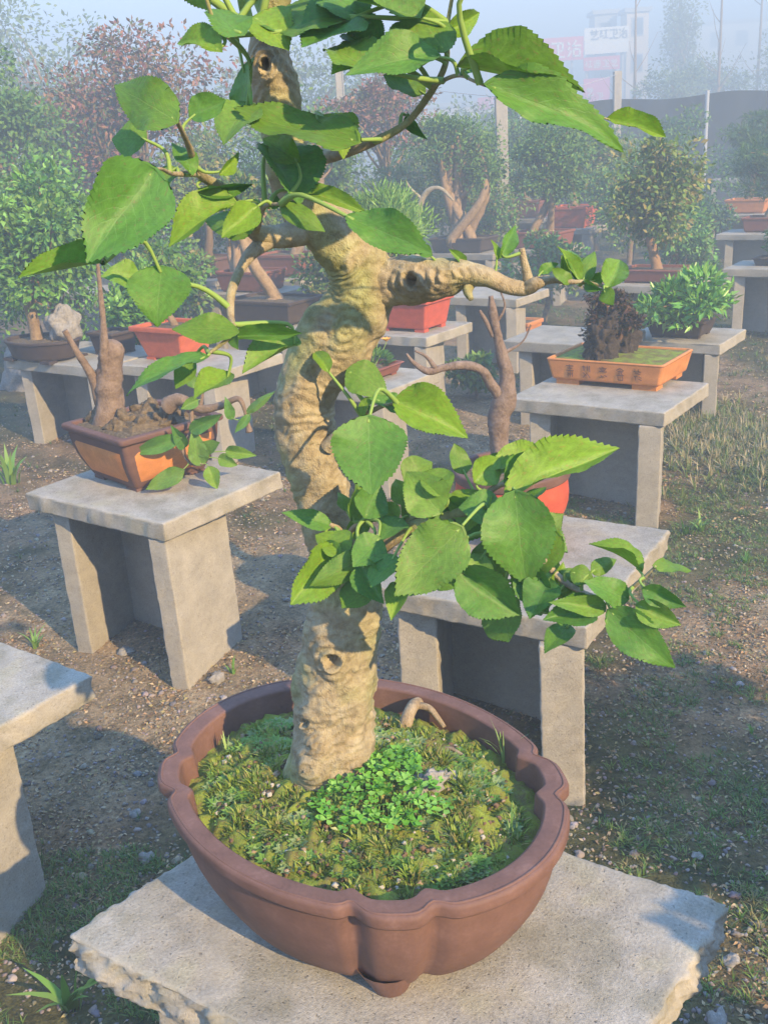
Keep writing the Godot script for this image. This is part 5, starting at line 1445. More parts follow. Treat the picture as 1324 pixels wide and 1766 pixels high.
const LEAVES := [
	[0.142, 1.140, -1.000, 0.103, 0.086, 0.052, -0.955, 0.291, -0.216, 0.273, 0.937],
	[0.140, 1.128, -1.020, 0.141, 0.056, 0.882, 0.421, -0.213, -0.253, 0.804, 0.539],
	[0.079, 1.112, -0.980, 0.100, 0.075, -0.743, -0.598, 0.300, 0.010, 0.438, 0.899],
	[0.078, 1.067, -0.970, 0.080, 0.062, 0.750, -0.612, 0.250, -0.131, 0.233, 0.964],
	[0.062, 1.111, -1.040, 0.060, 0.058, -0.580, 0.743, -0.334, -0.068, 0.365, 0.929],
	[-0.010, 1.227, -1.030, 0.084, 0.089, -0.026, -0.877, 0.479, 0.016, 0.479, 0.878],
	[0.023, 1.225, -1.100, 0.091, 0.060, 0.890, -0.400, 0.219, 0.051, 0.564, 0.825],
	[-0.030, 1.257, -1.140, 0.053, 0.054, 0.845, -0.376, 0.379, 0.017, 0.728, 0.685],
	[-0.022, 1.096, -1.080, 0.048, 0.047, 0.398, 0.676, -0.620, 0.317, 0.533, 0.784],
	[-0.039, 1.088, -1.100, 0.058, 0.075, 0.351, 0.778, -0.521, 0.781, 0.064, 0.621],
	[-0.066, 1.082, -1.100, 0.057, 0.027, -0.809, 0.473, 0.349, 0.523, 0.307, 0.795],
	[-0.062, 1.060, -1.080, 0.087, 0.061, -0.621, -0.537, 0.572, 0.538, 0.239, 0.808],
	[-0.022, 1.060, -1.050, 0.075, 0.036, -0.882, -0.247, 0.401, 0.219, 0.538, 0.814],
	[0.064, 1.060, -1.010, 0.055, 0.037, -0.750, -0.373, 0.546, 0.205, 0.654, 0.728],
	[0.188, 1.084, -1.020, 0.085, 0.056, -0.645, -0.601, 0.472, -0.096, 0.676, 0.731],
	[0.124, 1.002, -1.020, 0.056, 0.065, 0.072, -0.443, 0.893, -0.653, 0.656, 0.378],
	[0.214, 1.023, -0.950, 0.057, 0.040, -0.935, 0.007, 0.354, 0.293, 0.576, 0.763],
	[0.225, 1.028, -0.940, 0.060, 0.025, -0.894, 0.302, 0.332, 0.423, 0.321, 0.847],
	[0.249, 1.036, -0.940, 0.058, 0.034, -0.850, 0.498, 0.171, 0.367, 0.327, 0.871],
	[0.265, 1.063, -0.950, 0.060, 0.026, -0.702, 0.508, -0.499, 0.419, 0.861, 0.287],
	[0.275, 1.076, -0.930, 0.058, 0.019, 0.923, -0.170, -0.347, 0.340, 0.781, 0.524],
	[0.262, 1.055, -0.920, 0.045, 0.025, 0.842, -0.304, 0.445, -0.366, 0.284, 0.886],
	[0.256, 1.037, -0.920, 0.047, 0.031, 0.836, -0.350, 0.422, -0.292, 0.366, 0.883],
	[0.230, 1.026, -0.930, 0.084, 0.050, 0.622, -0.511, 0.593, -0.377, 0.468, 0.799],
	[0.177, 1.024, -0.980, 0.042, 0.025, 0.396, 0.785, -0.476, 0.216, 0.425, 0.879],
	[0.219, 1.057, -0.970, 0.041, 0.020, 0.869, 0.037, -0.493, 0.474, 0.215, 0.854],
	[0.159, 1.092, -1.040, 0.059, 0.046, 0.788, -0.515, 0.338, 0.167, 0.707, 0.688],
	[0.130, 1.142, -1.080, 0.092, 0.045, 0.944, 0.049, -0.325, 0.116, 0.876, 0.468],
	[0.097, 1.135, -1.100, 0.038, 0.029, -0.232, 0.821, -0.521, 0.201, 0.565, 0.800],
	[0.074, 1.104, -1.080, 0.059, 0.072, 0.681, -0.528, 0.508, -0.556, 0.080, 0.828],
	[0.025, 1.075, -1.100, 0.047, 0.065, 0.704, 0.570, -0.423, 0.503, 0.019, 0.864],
	[0.018, 1.090, -1.080, 0.040, 0.040, -0.562, -0.359, 0.745, -0.039, 0.912, 0.409],
	[0.113, 1.119, -1.070, 0.050, 0.070, -0.526, -0.600, 0.603, -0.438, 0.799, 0.412],
	[0.152, 1.142, -1.100, 0.047, 0.029, -0.904, -0.067, -0.421, -0.402, 0.461, 0.791],
	[0.132, 1.003, -1.080, 0.041, 0.056, -0.288, 0.827, -0.483, 0.363, 0.561, 0.744],
	[0.172, 0.979, -1.030, 0.045, 0.051, -0.384, 0.635, -0.670, 0.378, 0.770, 0.514],
	[0.198, 0.982, -0.990, 0.044, 0.035, -0.715, -0.132, 0.686, 0.060, 0.967, 0.249],
	[0.027, 1.093, -1.120, 0.035, 0.033, -0.288, 0.766, -0.575, 0.062, 0.614, 0.787],
	[0.045, 1.055, -1.100, 0.045, 0.054, 0.740, 0.506, -0.442, 0.413, 0.176, 0.893],
	[0.157, 1.102, -1.050, 0.042, 0.036, 0.689, 0.551, -0.471, -0.485, 0.834, 0.265],
	[-0.046, 1.061, -1.120, 0.035, 0.030, 0.911, 0.298, -0.284, 0.214, 0.247, 0.945],
	[-0.006, 1.070, -1.120, 0.024, 0.016, 0.611, 0.671, -0.420, 0.097, 0.463, 0.881],
	[0.199, 1.036, -0.980, 0.019, 0.017, 0.667, 0.525, -0.530, 0.321, 0.439, 0.839],
	[-0.046, 1.095, -1.110, 0.024, 0.025, -0.161, 0.892, -0.422, 0.652, 0.417, 0.633],
	[0.028, 1.216, -1.120, 0.038, 0.035, -0.963, 0.270, 0.000, 0.217, 0.773, 0.597],
	[-0.002, 1.225, -1.120, 0.030, 0.022, -0.684, -0.729, 0.000, -0.628, 0.589, 0.508],
	[0.126, 1.057, -1.080, 0.070, 0.058, -0.295, -0.853, 0.431, -0.609, 0.515, 0.603],
	[0.084, 1.068, -1.060, 0.034, 0.041, -0.709, -0.401, 0.580, 0.023, 0.809, 0.587],
	[0.197, 1.031, -1.000, 0.036, 0.034, 0.620, -0.551, 0.559, -0.608, 0.115, 0.786],
	[0.048, 1.030, -1.060, 0.043, 0.038, 0.820, -0.330, 0.468, -0.454, 0.124, 0.882],
	[0.157, 1.040, -1.060, 0.049, 0.061, 0.831, -0.380, 0.406, 0.154, 0.859, 0.488],
	[0.028, 1.130, -1.100, 0.044, 0.049, 0.823, 0.337, -0.457, 0.396, 0.236, 0.887],
	[0.054, 1.088, -1.060, 0.054, 0.055, 0.806, 0.461, -0.370, 0.228, 0.335, 0.914],
	[0.106, 1.137, -1.060, 0.045, 0.039, 0.753, 0.485, -0.446, 0.222, 0.451, 0.865],
	[0.162, 1.078, -1.020, 0.049, 0.039, 0.814, 0.412, -0.410, 0.278, 0.342, 0.897],
	[0.152, 1.052, -1.000, 0.055, 0.045, 0.348, -0.761, 0.547, -0.344, 0.439, 0.830],
	[0.104, 1.070, -1.000, 0.055, 0.046, -0.466, -0.696, 0.547, -0.198, 0.684, 0.702],
	[-0.007, 1.079, -1.050, 0.049, 0.043, -0.672, -0.416, 0.612, 0.249, 0.653, 0.716],
	[0.012, 1.083, -1.090, 0.033, 0.033, -0.521, 0.601, -0.606, -0.056, 0.684, 0.727],
	[0.197, 1.058, -0.970, 0.026, 0.025, 0.859, -0.332, 0.391, -0.271, 0.353, 0.895],
	[0.174, 1.045, -0.980, 0.050, 0.047, -0.529, -0.596, 0.604, -0.248, 0.790, 0.561],
	[0.072, 1.129, -1.050, 0.040, 0.045, -0.666, 0.553, -0.502, 0.086, 0.725, 0.684],
	[0.128, 1.112, -1.030, 0.044, 0.050, -0.969, 0.245, 0.000, 0.169, 0.668, 0.725],
	[0.032, 1.058, -1.040, 0.037, 0.044, -0.359, -0.469, 0.807, -0.269, 0.880, 0.392],
	[0.209, 1.036, -0.980, 0.030, 0.028, -0.761, 0.554, -0.337, 0.039, 0.558, 0.829],
	[0.137, 1.142, -1.040, 0.043, 0.039, 0.663, 0.588, -0.464, 0.553, 0.034, 0.833],
	[-0.046, 1.055, -1.070, 0.048, 0.045, -0.755, 0.505, -0.417, 0.153, 0.755, 0.638],
	[-0.021, 1.024, -1.060, 0.055, 0.051, -0.630, -0.284, 0.723, 0.033, 0.920, 0.390],
	[-0.029, 1.052, -1.040, 0.054, 0.041, 0.377, -0.559, 0.739, -0.400, 0.621, 0.674],
	[-0.073, 1.060, -1.090, 0.053, 0.047, 0.361, -0.547, 0.756, -0.648, 0.436, 0.625],
	[0.008, 1.064, -1.030, 0.053, 0.043, -0.536, -0.365, 0.761, -0.001, 0.902, 0.432],
	[0.019, 1.032, -1.020, 0.048, 0.033, -0.434, -0.321, 0.842, -0.125, 0.947, 0.297],
	[-0.146, 1.531, -0.860, 0.078, 0.046, -0.774, 0.503, -0.384, -0.232, 0.339, 0.912],
	[-0.166, 1.493, -0.840, 0.094, 0.069, -0.530, -0.661, 0.532, 0.454, 0.309, 0.836],
	[-0.228, 1.422, -0.880, 0.071, 0.028, -0.959, -0.013, 0.282, 0.208, 0.641, 0.738],
	[-0.192, 1.407, -0.950, 0.053, 0.065, -0.113, -0.817, 0.565, 0.108, 0.555, 0.825],
	[-0.101, 1.454, -0.980, 0.046, 0.031, -0.724, -0.537, 0.432, 0.309, 0.307, 0.900],
	[-0.076, 1.455, -0.980, 0.049, 0.024, 0.767, -0.497, 0.407, -0.240, 0.365, 0.899],
	[-0.087, 1.451, -1.000, 0.017, 0.013, 0.294, 0.762, -0.577, 0.431, 0.434, 0.791],
	[-0.058, 1.493, -1.000, 0.049, 0.030, -0.751, 0.519, -0.408, -0.259, 0.337, 0.905],
	[-0.003, 1.506, -0.940, 0.126, 0.057, -0.872, 0.284, -0.398, -0.026, 0.786, 0.618],
	[-0.083, 1.502, -1.020, 0.066, 0.083, 0.398, -0.686, 0.609, 0.562, 0.707, 0.430],
	[-0.056, 1.464, -1.020, 0.065, 0.021, 0.914, -0.264, 0.309, -0.131, 0.527, 0.840],
	[-0.012, 1.442, -0.920, 0.088, 0.037, 0.797, -0.399, 0.453, -0.087, 0.668, 0.740],
	[-0.123, 1.457, -1.000, 0.075, 0.049, -0.909, -0.321, 0.266, -0.058, 0.729, 0.682],
	[-0.136, 1.335, -1.000, 0.063, 0.037, -0.947, 0.279, 0.160, 0.310, 0.660, 0.684],
	[-0.141, 1.326, -1.020, 0.071, 0.018, 0.990, 0.023, 0.141, -0.134, 0.494, 0.859],
	[-0.078, 1.312, -1.040, 0.068, 0.055, -0.866, -0.230, 0.443, -0.002, 0.889, 0.457],
	[-0.168, 1.314, -0.980, 0.084, 0.039, -0.964, -0.118, 0.239, 0.017, 0.869, 0.495],
	[-0.150, 1.287, -1.020, 0.050, 0.044, -0.713, -0.353, 0.606, -0.020, 0.874, 0.485],
	[-0.109, 1.434, -1.030, 0.059, 0.038, -0.912, 0.230, -0.340, -0.056, 0.750, 0.659],
	[-0.153, 1.488, -0.950, 0.040, 0.023, -0.380, 0.776, -0.504, 0.548, 0.628, 0.553],
	[-0.131, 1.486, -0.980, 0.035, 0.014, 0.628, 0.520, -0.579, 0.673, 0.012, 0.740],
	[-0.168, 1.494, -0.950, 0.033, 0.020, -0.571, -0.549, 0.610, 0.144, 0.665, 0.733],
	[-0.155, 1.471, -1.000, 0.055, 0.015, 0.931, 0.042, -0.362, 0.365, -0.136, 0.921],
	[-0.225, 1.394, -1.000, 0.036, 0.033, -0.782, 0.275, 0.559, 0.616, 0.474, 0.629],
	[-0.145, 1.339, -1.020, 0.032, 0.020, 0.302, -0.722, 0.622, -0.352, 0.522, 0.777],
	[-0.054, 1.258, -1.140, 0.035, 0.022, -0.442, 0.696, -0.566, 0.152, 0.680, 0.717],
	[-0.188, 1.306, -1.020, 0.034, 0.025, -0.512, -0.633, 0.581, 0.099, 0.628, 0.772],
	[0.095, 1.553, -0.920, 0.081, 0.039, 0.903, 0.220, -0.370, 0.065, 0.780, 0.622],
	[0.092, 1.557, -0.900, 0.103, 0.032, 0.968, -0.160, 0.194, -0.027, 0.702, 0.712],
	[0.112, 1.540, -0.880, 0.122, 0.042, 0.940, -0.299, 0.165, 0.059, 0.618, 0.784],
	[0.220, 1.509, -0.920, 0.051, 0.020, 0.912, -0.360, 0.197, 0.058, 0.588, 0.807],
	[0.079, 1.575, -0.940, 0.062, 0.053, -0.420, 0.769, -0.482, 0.352, 0.627, 0.694],
	[0.071, 1.569, -0.920, 0.079, 0.042, -0.966, -0.048, 0.253, 0.149, 0.699, 0.700],
	[0.084, 1.591, -0.980, 0.049, 0.022, 0.824, 0.395, -0.405, 0.422, 0.047, 0.905],
	[0.064, 1.545, -1.000, 0.045, 0.031, -0.800, 0.408, -0.440, -0.001, 0.732, 0.681],
	[0.050, 1.526, -1.020, 0.033, 0.014, 0.435, -0.666, 0.606, -0.643, 0.242, 0.727],
	[0.015, 1.562, -0.920, 0.058, 0.052, -0.652, 0.555, -0.517, 0.164, 0.768, 0.618],
	[-0.090, 1.596, -0.920, 0.049, 0.042, -0.631, 0.472, -0.616, 0.048, 0.816, 0.576],
	[-0.111, 1.584, -0.920, 0.048, 0.032, -0.833, 0.368, -0.413, -0.052, 0.691, 0.721],
	[-0.001, 1.609, -0.970, 0.079, 0.095, -0.837, 0.394, -0.380, 0.092, 0.786, 0.611],
	[0.004, 1.609, -0.970, 0.060, 0.078, -0.778, -0.382, 0.498, -0.032, 0.816, 0.577],
	[0.059, 1.603, -0.950, 0.067, 0.076, -0.796, 0.410, -0.446, 0.066, 0.790, 0.609],
	[-0.054, 1.604, -0.980, 0.058, 0.057, -0.727, 0.449, -0.520, 0.066, 0.799, 0.598],
	[0.022, 1.571, -0.950, 0.047, 0.059, -0.874, -0.238, 0.423, 0.055, 0.818, 0.573],
	[0.070, 1.570, -0.950, 0.042, 0.048, -0.745, 0.467, -0.476, 0.072, 0.767, 0.638],
	[-0.020, 1.631, -0.990, 0.050, 0.069, 0.790, -0.466, 0.397, 0.152, 0.778, 0.610],
	[-0.084, 1.615, -0.980, 0.043, 0.056, 0.708, -0.529, 0.469, 0.181, 0.777, 0.603],
	[0.044, 1.600, -0.960, 0.050, 0.050, 0.588, -0.547, 0.595, 0.203, 0.812, 0.546],
	[-0.002, 1.596, -0.980, 0.040, 0.052, 0.743, -0.445, 0.500, 0.111, 0.818, 0.564],
	[-0.099, 1.545, -1.000, 0.047, 0.058, -0.563, -0.517, 0.645, -0.111, 0.820, 0.561],
	[-0.103, 1.577, -1.020, 0.053, 0.063, 0.176, -0.802, 0.571, -0.816, 0.205, 0.540],
	[-0.030, 1.530, -1.000, 0.048, 0.050, 0.409, -0.666, 0.624, 0.453, 0.742, 0.495],
	[-0.184, 1.520, -0.920, 0.030, 0.046, -0.975, 0.221, 0.000, 0.146, 0.644, 0.751],
	[-0.145, 1.536, -0.940, 0.034, 0.029, 0.936, 0.352, 0.000, -0.148, 0.393, 0.908],
	[0.268, 1.335, -1.120, 0.048, 0.035, 0.473, 0.621, -0.626, 0.082, 0.676, 0.732],
	[0.237, 1.344, -1.140, 0.049, 0.026, 0.044, 0.786, -0.616, 0.308, 0.576, 0.757],
	[0.240, 1.342, -1.140, 0.049, 0.021, -0.463, 0.785, -0.411, 0.231, 0.554, 0.800],
	[0.244, 1.342, -1.140, 0.043, 0.021, 0.500, 0.731, -0.465, 0.318, 0.345, 0.883],
	[0.152, 1.374, -1.150, 0.052, 0.018, 0.508, 0.638, -0.579, 0.468, 0.360, 0.807],
	[0.149, 1.372, -1.150, 0.025, 0.011, -0.137, 0.905, -0.403, 0.337, 0.425, 0.840],
	[0.229, 1.343, -1.130, 0.032, 0.017, -0.766, 0.564, 0.310, 0.433, 0.095, 0.897],
	[0.244, 1.342, -1.120, 0.024, 0.014, 0.511, -0.243, 0.825, -0.839, 0.066, 0.539],
	[0.248, 1.341, -1.170, 0.027, 0.026, 0.248, 0.969, 0.000, -0.778, 0.199, 0.596],
	[0.259, 1.337, -1.160, 0.020, 0.016, 0.881, 0.474, 0.000, -0.024, 0.045, 0.999],
	[0.229, 1.342, -1.160, 0.028, 0.012, -0.141, 0.990, 0.000, -0.000, -0.000, 1.000],
	[0.261, 1.334, -1.110, 0.023, 0.020, 0.138, -0.447, 0.884, -0.645, 0.636, 0.423],
	[0.074, 1.380, -1.160, 0.031, 0.017, -0.879, 0.477, 0.000, 0.190, 0.350, 0.917],
	[0.112, 1.368, -1.160, 0.024, 0.013, -0.678, 0.735, 0.000, 0.256, 0.236, 0.937],
	[0.197, 1.353, -1.150, 0.024, 0.013, 0.880, 0.475, 0.000, -0.244, 0.453, 0.858],
	[-0.142, 1.676, -1.029, 0.053, 0.052, 0.305, -0.929, 0.211, -0.415, 0.070, 0.907],
	[-0.009, 1.723, -0.942, 0.030, 0.033, 0.510, -0.837, -0.197, 0.488, 0.093, 0.868],
	[0.134, 1.727, -0.980, 0.050, 0.032, -0.938, -0.307, 0.159, 0.154, 0.041, 0.987],
	[-0.127, 1.781, -1.150, 0.047, 0.056, -0.217, -0.664, -0.716, -0.719, -0.387, 0.577],
	[0.162, 1.729, -0.955, 0.053, 0.043, 0.806, -0.263, 0.530, -0.279, 0.621, 0.732],
	[0.015, 1.732, -0.855, 0.061, 0.038, -0.895, 0.212, -0.393, -0.317, 0.318, 0.893],
	[0.112, 1.626, -0.856, 0.056, 0.037, 0.983, -0.041, -0.181, 0.183, 0.373, 0.910],
	[-0.003, 1.706, -1.170, 0.069, 0.037, -0.823, 0.101, -0.559, -0.514, 0.287, 0.808],
	[0.166, 1.679, -0.978, 0.045, 0.050, 0.430, 0.578, 0.693, -0.857, 0.020, 0.515],
	[0.176, 1.689, -1.188, 0.063, 0.048, 0.893, -0.445, 0.073, 0.074, 0.305, 0.949],
	[-0.179, 1.741, -0.922, 0.045, 0.030, -0.872, -0.359, -0.332, -0.272, -0.208, 0.940],
	[-0.026, 1.734, -1.161, 0.087, 0.053, 0.916, 0.083, 0.393, -0.395, 0.016, 0.918],
	[-0.190, 1.753, -1.070, 0.105, 0.060, -0.864, 0.188, -0.466, -0.342, 0.459, 0.820],
	[-0.183, 1.734, -1.044, 0.058, 0.056, 0.780, 0.357, 0.514, -0.611, 0.259, 0.748],
	[0.013, 1.761, -1.181, 0.091, 0.050, 0.937, 0.072, -0.341, 0.348, -0.122, 0.929],
	[0.056, 1.698, -0.866, 0.050, 0.050, -0.843, -0.505, -0.183, -0.398, 0.358, 0.845],
	[-0.072, 1.738, -0.887, 0.067, 0.037, -0.721, -0.059, 0.691, 0.672, 0.183, 0.717],
	[0.073, 1.653, -0.859, 0.043, 0.048, -0.354, 0.888, -0.292, 0.411, 0.428, 0.805],
	[-0.141, 1.798, -1.179, 0.068, 0.058, -0.874, -0.481, -0.074, -0.193, 0.203, 0.960],
	[-0.099, 1.749, -0.917, 0.038, 0.031, -0.124, -0.473, -0.872, -0.487, -0.737, 0.469],
	[0.127, 1.693, -1.179, 0.092, 0.052, -0.820, 0.265, 0.507, 0.450, -0.249, 0.858],
	[-0.121, 1.703, -1.162, 0.062, 0.053, -0.651, 0.748, 0.130, 0.022, -0.152, 0.988],
	[0.048, 1.758, -1.072, 0.075, 0.039, 0.806, -0.275, 0.524, -0.552, -0.034, 0.833],
	[-0.050, 1.682, -0.924, 0.068, 0.048, -0.986, 0.166, -0.005, 0.048, 0.312, 0.949],
	[0.024, 1.699, -1.124, 0.054, 0.052, 0.129, 0.982, -0.137, -0.111, 0.151, 0.982],
	[-0.100, 1.758, -1.107, 0.083, 0.044, -0.893, 0.083, -0.443, -0.431, 0.128, 0.893],
	[-0.138, 1.707, -0.851, 0.034, 0.032, -0.515, 0.838, 0.181, 0.175, -0.103, 0.979],
	[0.037, 1.677, -0.988, 0.057, 0.043, -0.795, 0.551, -0.254, -0.026, 0.387, 0.922],
	[0.027, 1.752, -1.078, 0.053, 0.038, 0.008, -0.398, -0.917, -0.577, -0.751, 0.321],
	[-0.178, 1.732, -0.929, 0.048, 0.042, -0.745, -0.614, 0.261, 0.020, 0.371, 0.928],
	[0.144, 1.676, -1.022, 0.074, 0.043, -0.885, 0.127, -0.449, -0.437, 0.111, 0.893],
	[0.157, 1.644, -0.874, 0.053, 0.029, 0.193, -0.599, 0.778, -0.858, 0.282, 0.430],
	[0.102, 1.787, -1.146, 0.042, 0.054, 0.579, 0.785, -0.221, -0.478, 0.547, 0.688],
	[0.114, 1.729, -0.930, 0.033, 0.050, -0.120, 0.946, 0.300, 0.636, -0.159, 0.755],
	[-0.074, 1.736, -1.095, 0.066, 0.059, -0.621, -0.638, 0.455, -0.058, 0.617, 0.785],
	[-0.113, 1.705, -0.905, 0.037, 0.032, 0.780, -0.524, -0.341, 0.468, 0.127, 0.875],
	[0.116, 1.684, -0.950, 0.063, 0.064, -0.686, 0.625, -0.373, 0.162, 0.631, 0.758],
	[-0.001, 1.680, -0.978, 0.051, 0.033, 0.366, 0.362, 0.857, -0.745, -0.437, 0.503],
	[-0.101, 1.725, -0.994, 0.071, 0.046, -0.815, 0.192, 0.546, 0.545, -0.065, 0.836],
	[-0.032, 1.770, -1.138, 0.070, 0.055, -0.755, -0.402, -0.519, -0.563, -0.010, 0.826],
	[0.059, 1.762, -1.171, 0.042, 0.046, 0.381, -0.912, -0.152, 0.424, 0.026, 0.905],
	[-0.047, 1.758, -1.174, 0.077, 0.048, 0.810, -0.011, -0.586, 0.550, 0.362, 0.753],
	[0.058, 1.644, -0.880, 0.043, 0.042, 0.799, -0.581, -0.156, 0.425, 0.361, 0.830],
	[0.183, 1.783, -1.078, 0.062, 0.042, -0.968, -0.153, -0.198, -0.103, -0.480, 0.871],
	[-0.142, 1.829, -1.187, 0.053, 0.052, 0.018, 0.741, 0.672, 0.196, -0.661, 0.724],
	[-0.224, 1.803, -1.096, 0.062, 0.046, -0.902, 0.231, -0.364, -0.164, 0.596, 0.786],
]
const LIMBS := {
	"TRUNK": [[-0.1053, 0.6114, -1.2000, 0.0742], [-0.1023, 0.6463, -1.2000, 0.0669], [-0.0982, 0.6951, -1.2000, 0.0595], [-0.0902, 0.7520, -1.2000, 0.0562], [-0.0847, 0.7982, -1.2000, 0.0564], [-0.0778, 0.8432, -1.2000, 0.0533], [-0.0695, 0.8871, -1.2000, 0.0504], [-0.0613, 0.9301, -1.2000, 0.0483], [-0.0619, 0.9811, -1.2000, 0.0430], [-0.0685, 1.0312, -1.2000, 0.0371], [-0.0757, 1.0881, -1.2000, 0.0358], [-0.0848, 1.1356, -1.2000, 0.0376], [-0.0908, 1.1742, -1.2000, 0.0393], [-0.0899, 1.2078, -1.2000, 0.0382], [-0.0751, 1.2434, -1.2000, 0.0400], [-0.0463, 1.2795, -1.2000, 0.0445], [-0.0212, 1.3108, -1.2000, 0.0434], [-0.0078, 1.3410, -1.2000, 0.0396], [-0.0135, 1.3753, -1.2000, 0.0385], [-0.0368, 1.4076, -1.1900, 0.0338], [-0.0632, 1.4391, -1.1800, 0.0279], [-0.0786, 1.4781, -1.1700, 0.0247], [-0.0827, 1.5208, -1.1600, 0.0242], [-0.0853, 1.5615, -1.1500, 0.0243], [-0.0868, 1.5977, -1.1400, 0.0213], [-0.0788, 1.6317, -1.1300, 0.0155], [-0.0616, 1.6767, -1.1200, 0.0116], [-0.0606, 1.7282, -1.1000, 0.0073], [-0.0447, 1.7751, -1.1000, 0.0033]],
	"LONG": [[-0.0036, 1.3407, -1.2000, 0.0313], [0.0313, 1.3484, -1.1900, 0.0289], [0.0585, 1.3512, -1.1800, 0.0293], [0.0885, 1.3530, -1.1700, 0.0223], [0.1113, 1.3566, -1.1600, 0.0147], [0.1368, 1.3521, -1.1500, 0.0113], [0.1579, 1.3415, -1.1500, 0.0100], [0.1799, 1.3367, -1.1500, 0.0093], [0.1916, 1.3431, -1.1400, 0.0079], [0.2069, 1.3459, -1.1400, 0.0046], [0.2293, 1.3430, -1.1300, 0.0029], [0.2458, 1.3419, -1.1300, 0.0020], [0.2698, 1.3345, -1.1200, 0.0013]],
	"LONG2": [[0.0929, 1.3568, -1.1800, 0.0136], [0.1144, 1.3596, -1.1900, 0.0075], [0.1372, 1.3565, -1.1800, 0.0054], [0.1567, 1.3469, -1.1600, 0.0047], [0.1699, 1.3407, -1.1500, 0.0033]],
	"SPUR": [[0.1846, 1.3410, -1.1500, 0.0073], [0.1815, 1.3569, -1.1500, 0.0056], [0.1784, 1.3707, -1.1500, 0.0046], [0.1766, 1.3817, -1.1500, 0.0036]],
	"STUB": [[0.1212, 1.3520, -1.1600, 0.0080], [0.1137, 1.3393, -1.1500, 0.0060], [0.1163, 1.3300, -1.1400, 0.0033]],
	"LOW": [[-0.0608, 0.9557, -1.2000, 0.0209], [-0.0327, 0.9926, -1.1500, 0.0162], [-0.0118, 1.0397, -1.1100, 0.0120], [0.0246, 1.0714, -1.0900, 0.0090], [0.0653, 1.0907, -1.0700, 0.0067], [0.1041, 1.1059, -1.0500, 0.0059], [0.1342, 1.0972, -1.0300, 0.0052], [0.1678, 1.0649, -1.0000, 0.0045], [0.1927, 1.0404, -0.9800, 0.0038], [0.2232, 1.0300, -0.9600, 0.0028], [0.2488, 1.0382, -0.9500, 0.0025], [0.2642, 1.0564, -0.9400, 0.0021], [0.2761, 1.0758, -0.9300, 0.0012]],
	"LOW2": [[0.0246, 1.0714, -1.0900, 0.0069], [0.0411, 1.0959, -1.0900, 0.0048], [0.0631, 1.1039, -1.0600, 0.0027]],
	"LOW3": [[0.0917, 1.0996, -1.0600, 0.0053], [0.1190, 1.1224, -1.0600, 0.0040], [0.1378, 1.1349, -1.0500, 0.0029], [0.1426, 1.1332, -1.0200, 0.0019]],
	"LOW4": [[-0.0513, 0.9937, -1.1600, 0.0097], [-0.0543, 1.0424, -1.1300, 0.0065], [-0.0553, 1.0696, -1.1100, 0.0042], [-0.0659, 1.0825, -1.1000, 0.0024]],
	"LOW5": [[-0.0543, 1.0424, -1.1300, 0.0050], [-0.0418, 1.0646, -1.1200, 0.0035], [-0.0238, 1.0898, -1.0900, 0.0021]],
	"LOW6": [[-0.0636, 1.1583, -1.1700, 0.0107], [-0.0360, 1.1877, -1.1500, 0.0049], [-0.0010, 1.2144, -1.1200, 0.0027], [0.0233, 1.2253, -1.1000, 0.0017]],
	"LEFT": [[-0.0588, 1.4189, -1.1900, 0.0202], [-0.0844, 1.4132, -1.1600, 0.0145], [-0.1130, 1.4183, -1.1200, 0.0102], [-0.1267, 1.4365, -1.0900, 0.0074], [-0.1364, 1.4680, -1.0500, 0.0053], [-0.1528, 1.4869, -1.0000, 0.0044], [-0.1507, 1.5126, -0.9400, 0.0028], [-0.1467, 1.5317, -0.8700, 0.0017]],
	"LEFT2": [[-0.1024, 1.4141, -1.1400, 0.0110], [-0.1258, 1.3995, -1.1000, 0.0069], [-0.1435, 1.3689, -1.0600, 0.0049], [-0.1438, 1.3463, -1.0300, 0.0036], [-0.1393, 1.3333, -1.0000, 0.0023], [-0.1647, 1.3164, -0.9900, 0.0018]],
	"LEFT3": [[-0.1528, 1.4869, -1.0000, 0.0033], [-0.1651, 1.4894, -0.9300, 0.0021], [-0.1684, 1.4932, -0.8500, 0.0012], [-0.2058, 1.4570, -0.8600, 0.0010], [-0.2280, 1.4224, -0.8800, 0.0008]],
	"LEFT4": [[-0.1166, 1.4262, -1.1000, 0.0062], [-0.1030, 1.4445, -1.0300, 0.0041], [-0.0924, 1.4542, -1.0000, 0.0022], [-0.0762, 1.4552, -0.9800, 0.0014]],
	"UP": [[-0.0846, 1.5090, -1.1700, 0.0129], [-0.0480, 1.4950, -1.1000, 0.0079], [-0.0104, 1.4973, -1.0200, 0.0051], [0.0407, 1.5157, -1.0000, 0.0038], [0.0653, 1.5386, -0.9800, 0.0032], [0.0824, 1.5653, -0.9600, 0.0031], [0.0868, 1.5987, -0.9700, 0.0021], [0.0979, 1.6437, -0.9700, 0.0013]],
	"UP2": [[0.0704, 1.5476, -0.9700, 0.0026], [0.0905, 1.5534, -0.9300, 0.0018], [0.1133, 1.5405, -0.8900, 0.0012], [0.2196, 1.5092, -0.9200, 0.0008]],
	"UP3": [[-0.0812, 1.6167, -1.1400, 0.0091], [-0.1013, 1.6192, -1.0500, 0.0044], [-0.1128, 1.6001, -0.9500, 0.0023], [-0.1219, 1.6496, -0.9200, 0.0012]],
}

